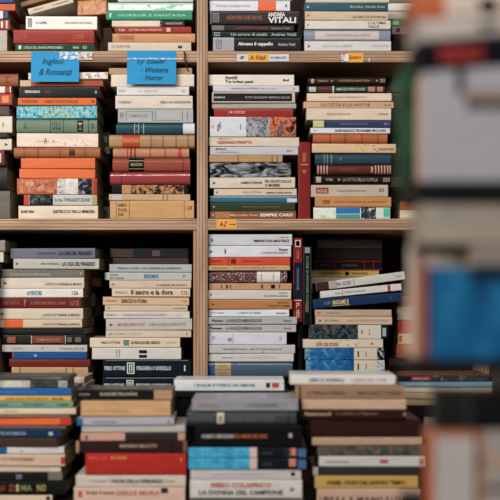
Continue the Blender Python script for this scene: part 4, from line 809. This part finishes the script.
bmesh.ops.transform(bm, matrix=Matrix.Translation((.004, 0, 0)) @ Matrix.Shear('XZ', 4, (.0, .0)), verts=bm.verts)
bm_obj('torn_tape', bm, cover_mat('c9c9c9', .3, .2), t2)
t3 = stag('dd9a3c', 'orange shelf tag reading A-Z with an arrow, below divider crossing', [('A-Z', 219.5, 227, .5, .55, '5c3a1c')], 216.5, 236.5, 219.3, 228.6)
bm = bmesh.new()
ox = X(229, DC) - t3.location.x; oz = .0105
for q in ([(0, -.0006), (.011, -.0006), (.011, .0006), (0, .0006)], [(.011, -.0024), (.0155, 0), (.011, .0024)]):
    v1 = [bm.verts.new((ox + a, -.0016, oz + b)) for a, b in q]; v0 = [bm.verts.new((ox + a, -.0009, oz + b)) for a, b in q]
    bm.faces.new(v1); m_ = len(q)
    for i in range(m_): bm.faces.new((v1[i], v1[(i + 1) % m_], v0[(i + 1) % m_], v0[i]))
bm_obj('drawn_arrow', bm, ink_mat('5c3a1c'), t3)
# dark cord dangling beside the second note
cu = bpy.data.curves.new('c', 'CURVE'); cu.dimensions = '3D'; sp = cu.splines.new('NURBS')
pp = [(184, 52), (186, 56), (183.5, 60), (188, 64), (185.5, 68), (189, 72)]
sp.points.add(len(pp) - 1)
for q, (a, b) in zip(sp.points, pp): q.co = (X(a, DC), -.006, Z(b, DC), 1)
sp.use_endpoint_u = True; cu.bevel_depth = .0018; cu.bevel_resolution = 2
tmp = bpy.data.objects.new('t', cu); me = bpy.data.meshes.new_from_object(tmp); bpy.data.objects.remove(tmp)
o = link('cord', me, ink_mat('1f2a38')); tag(o, 'short dark cord dangling from the shelf edge beside the right blue note', 'cord')

# ================================================================== table, risers, rack
black_paint = cover_mat('1c1a19', .6, .3)
tabz = CAMZ - TABH
t = bpy.data.objects.new('display_table', None); C.objects.link(t); t.location = (0, -.42, 0)
tag(t, 'dark wooden display table under the front piles of books', 'table')
twood = wood_mat('table_wood', '3a281e', '54392a', 0)
box('table_top', -.62, .62, -.19, .36, tabz - .03, tabz - .0002, twood, t, .002)
for sx in (-.59, .59):
    for sy in (-.16, .33): box('leg', sx - .025, sx + .025, sy - .025, sy + .025, 0, tabz - .03, twood, t, .002)
box('apron', -.565, .565, -.17, -.15, tabz - .11, tabz - .03, twood, t)
rz = Z(391, 2.10)
for a, b, lab in ((-6, 88, 'low black riser block behind the bottom left front pile'), (172, 288, 'low black riser block behind the bottom centre pile')):
    xa, xb = X(a, 2.1), X(b, 2.1)
    bm = bmesh.new()
    th = .012
    add_box(bm, xa, xb, 2.10 - DC - .003, 2.25 - DC, rz - th, rz - .0002)
    add_box(bm, xa, xa + th, 2.10 - DC - .003, 2.25 - DC, tabz, rz - th)
    add_box(bm, xb - th, xb, 2.10 - DC - .003, 2.25 - DC, tabz, rz - th)
    add_box(bm, xa + th, xb - th, 2.10 - DC + .003, 2.10 - DC + .011, tabz, rz - th)
    o = bm_obj('display_riser', bm, black_paint); tag(o, lab, 'riser', 'risers')

DR = .95
def faceout(x0, x1, yt, yb, d, th, col, label, panels=(), roll=0, spine=None, cat='book', group='books close to the camera at right', texts=()):
    s = DR / FP; W = (x1 - x0) * s; H = (yb - yt) * s
    r = bpy.data.objects.new('hardback_book', None); C.objects.link(r)
    r.location = (X(x0, d), d - DC, Z(yb, DR)); r.rotation_euler = (0, math.radians(-roll), 0); tag(r, label, cat, group)
    c = .0022
    bm = bmesh.new()
    add_box(bm, 0, W, 0, c, 0, H, .0006); add_box(bm, 0, W, th - c, th, 0, H, .0006)
    add_box(bm, 0, c, c, th - c, 0, H)
    bm_obj('cover', bm, cover_mat(col, .45, .3), r)
    box('page_block', c, W - .003, c, th - c, .003, H - .003, page_mat('cfc2ac'), r)
    for q in panels:
        a, b, u, v, cc = q[:5]
        m = picture_mat(cc, q[5]) if isinstance(cc, tuple) else cover_mat(cc, .45, .2)
        box('cover_picture' if isinstance(cc, tuple) else 'printed_panel', max(0, (a - x0) * s), min(W, (b - x0) * s), -.0004 - (q[6] if len(q) > 6 else 0), .0004, max(0, (yb - v) * s), min(H, (yb - u) * s), m, r)
    if spine: box('spine_strip', -.0006, .0001, 0.0005, th - .0005, .0005, H - .0005, cover_mat(spine, .45, .2), r)
    for (body, a, b, u, v, cc) in texts:
        fit_text(body, (a - x0) * s, (b - x0) * s, (yb - v) * s, (yb - u) * s, lambda z: -.0009, ink_mat(cc), r, True)
    return r
GN = 'books on the near rack at right'
r = bpy.data.objects.new('display_rack', None); C.objects.link(r); r.location = (X(500, DR), DR - DC, 0)
tag(r, 'blurred black display rack close to the camera at the right', 'rack')
def rk(nm, a, b, z0, z1, y0, y1):
    box(nm, X(a, DR) - r.location.x, X(b, DR) - r.location.x, y0, y1, z0, z1, black_paint, r, .001)
for yt, yb in ((181, 199), (359.5, 371), (512, 526), (-170, -158)):
    rk('ledge', 415, 640, Z(yb, DR), Z(yt, DR) - .0002, -.004, .10)
rk('side_post', 641, 655, 0, 2.0, -.008, .10)
rk('side_post', 627, 640, 0, Z(527, DR), .0, .10)
rk('side_post', 418, 430, 0, Z(527, DR), .0, .10)
# tier one: pile above the ledge
faceout(422, 560, 66, 181, DR, .03, '9c9ba0', 'big blurred light grey book facing the camera on the near rack', (
    (456, 465, 66, 94, '4a4644'), (465, 560, 90, 99, '93796a', ), (466, 560, 99, 110, '5c5856'), (422, 426, 70, 181, 'a8a09c')), spine='a88a78', group=GN)
faceout(403, 560, 58, 181, DR + .034, .03, '1e5434', 'blurred green book standing behind the big light grey one', ((403, 440, 84, 100, '16301f'), (403, 440, 150, 181, '1a3a30')), group=GN)
book(418, 580, 37, 65, DR - .002, '1e1b26', 'f', 'blurred dark navy book with red lettering lying on the big light grey one', GN, (T('FEDELE', 441, 484, 'b0382e', .6, .5, True),), roll=5, depth=.06, pages='2c2830')
book(417, 560, 14, 36.3, DR + .002, 'b0a59c', 'p', 'blurred beige-white book lying on the dark navy one', GN, (B(408, 425, 'a59c94'), B(478, 500, '3a3430', .3, .6)), roll=5, depth=.06, pages='8c7c6c')
book(413, 560, -12, 13.4, DR + .004, 'b9613a', 'p', 'blurred orange book at the top of the near right pile', GN, (B(446, 560, 'c4b4a4'), B(480, 498, '2c2828', .0, .6)), roll=5, depth=.06, pages='8c5a40')
# tier two
faceout(413, 468, 245, 359.5, DR + .032, .03, 'b0a498', 'blurred white book with black top band behind the blue-covered one', (
    (410, 462, 245, 252, '2c2524'), (459, 468, 245, 270, '9c6a50'), (410, 420, 252, 359, 'a8876c'), (420, 425, 252, 359, '7c3a30')), group=GN)
faceout(427, 580, 267, 359.5, DR, .03, '0f5c8e', 'blurred book with bright blue cover and white cloud on the near rack', (
    (430, 580, 268, 356, ('0c4870', '0f5c8e', '146898', '2478a4', '7ca0ac'), 14), (424, 430, 268, 359, '3a1e22', 0, .0003), (470, 580, 267, 282, '18324e', 0, .0003)), spine='8c3a34', group=GN)
book(421, 570, 203, 224, DR + .004, 'a69b8e', 'p', 'upper blurred beige book beneath the black ledge of the near rack', GN, (P(420, 450, ('8c969a', 'a69b8e', 'a69b8e'), 30), ), depth=.06, pages='8c8070', zr=(Z(224, DR), Z(203, DR)))
book(419, 570, 224, 244.7, DR + .002, '9c9082', 'p', 'lower blurred beige book beneath the black ledge of the near rack', GN, (), depth=.06, pages='8c8070', zr=(Z(244.7, DR), Z(224, DR)))
book(472, 580, 245, 266.7, DR + .002, '8a8074', 'p', 'blurred short beige book resting on the blue-covered one', GN, (), depth=.04, zr=(Z(266.7, DR), Z(245, DR)))
# tier three
faceout(431, 475, 431, 512, DR, .03, 'aca49e', 'blurred white book with orange border on the lowest rack ledge', ((431, 434, 431, 512, 'b05a36'), (434, 475, 431, 436, 'b8623c')), spine='b0562e', group=GN)
faceout(478, 570, 431, 512, DR + .002, .03, '9c928a', 'blurred pale book with dark diagonal marks at the bottom right corner', ((478, 570, 458, 466, 'b08c74'), (484, 570, 486, 492, '5a5450'), (478, 483, 431, 512, 'b07050')), group=GN)
book(435, 590, 391, 430.5, DR + .001, '252b26', 'f', 'blurred thick dark green-black book lying above the orange-bordered one', GN, (B(472, 590, '1e1e1f'), B(468, 471, '3c423c')), depth=.045, pages='3c3c34', zr=(Z(430.5, DR), Z(391, DR)))

# ================================================================== room
wallm = cover_mat('8c8378', .8, .4)
o = box('floor', -2.2, 2.2, -3.6, .42, -.02, 0, wood_mat('floorboards', '5c4636', '7a5e48', 1)); tag(o, kind='structure')
o = box('wall_back', -2.2, 2.2, .40, .45, 0, 2.8, wallm); tag(o, kind='structure')

# ================================================================== light, camera
w = bpy.data.worlds.new('World'); S.world = w; w.use_nodes = True
bg = w.node_tree.nodes['Background']; bg.inputs[0].default_value = lin('cdd6e4'); bg.inputs[1].default_value = .22
def area(name, loc, tgt, size, sy, power, col):
    l = bpy.data.lights.new(name, 'AREA'); l.shape = 'RECTANGLE'; l.size = size; l.size_y = sy; l.energy = power; l.color = col
    o = bpy.data.objects.new(name, l); C.objects.link(o); o.location = loc
    o.rotation_euler = (Vector(tgt) - Vector(loc)).to_track_quat('-Z', 'Y').to_euler(); return o
area('side_light', (-2.5, -3.0, 2.6), (.0, 0, 1.35), 2.0, 1.4, 178, (1.0, .94, .87))
area('side_light', (2.9, -3.2, 2.2), (.0, 0, 1.4), 1.6, 1.2, 9, (.96, .96, 1.0))  # weak fill added on the right against side shadows; no window known there
area('spine_highlight_light', (-.35, -1.9, 3.0), (.0, 0, 1.3), 1.6, .14, 30, (1.0, .96, .92))  # overhead strip added only to draw thin highlights along rounded spines
cam = bpy.data.cameras.new('camera'); co = bpy.data.objects.new('camera', cam); C.objects.link(co)
co.location = (0, -DC, CAMZ); co.rotation_euler = (math.radians(90), 0, 0)
cam.sensor_width = 24; cam.sensor_fit = 'HORIZONTAL'; cam.lens = FP / 500 * 24
cam.dof.use_dof = True; cam.dof.focus_distance = 2.40; cam.dof.aperture_fstop = cam.lens / 30.0
cam.clip_start = .05
cam.shift_y = (HY - 250) / 500
S.camera = co
S.view_settings.view_transform = 'Standard'; S.view_settings.look = 'None'; S.view_settings.gamma = 1
S.view_settings.use_curve_mapping = False
S.view_settings.exposure = 0.0
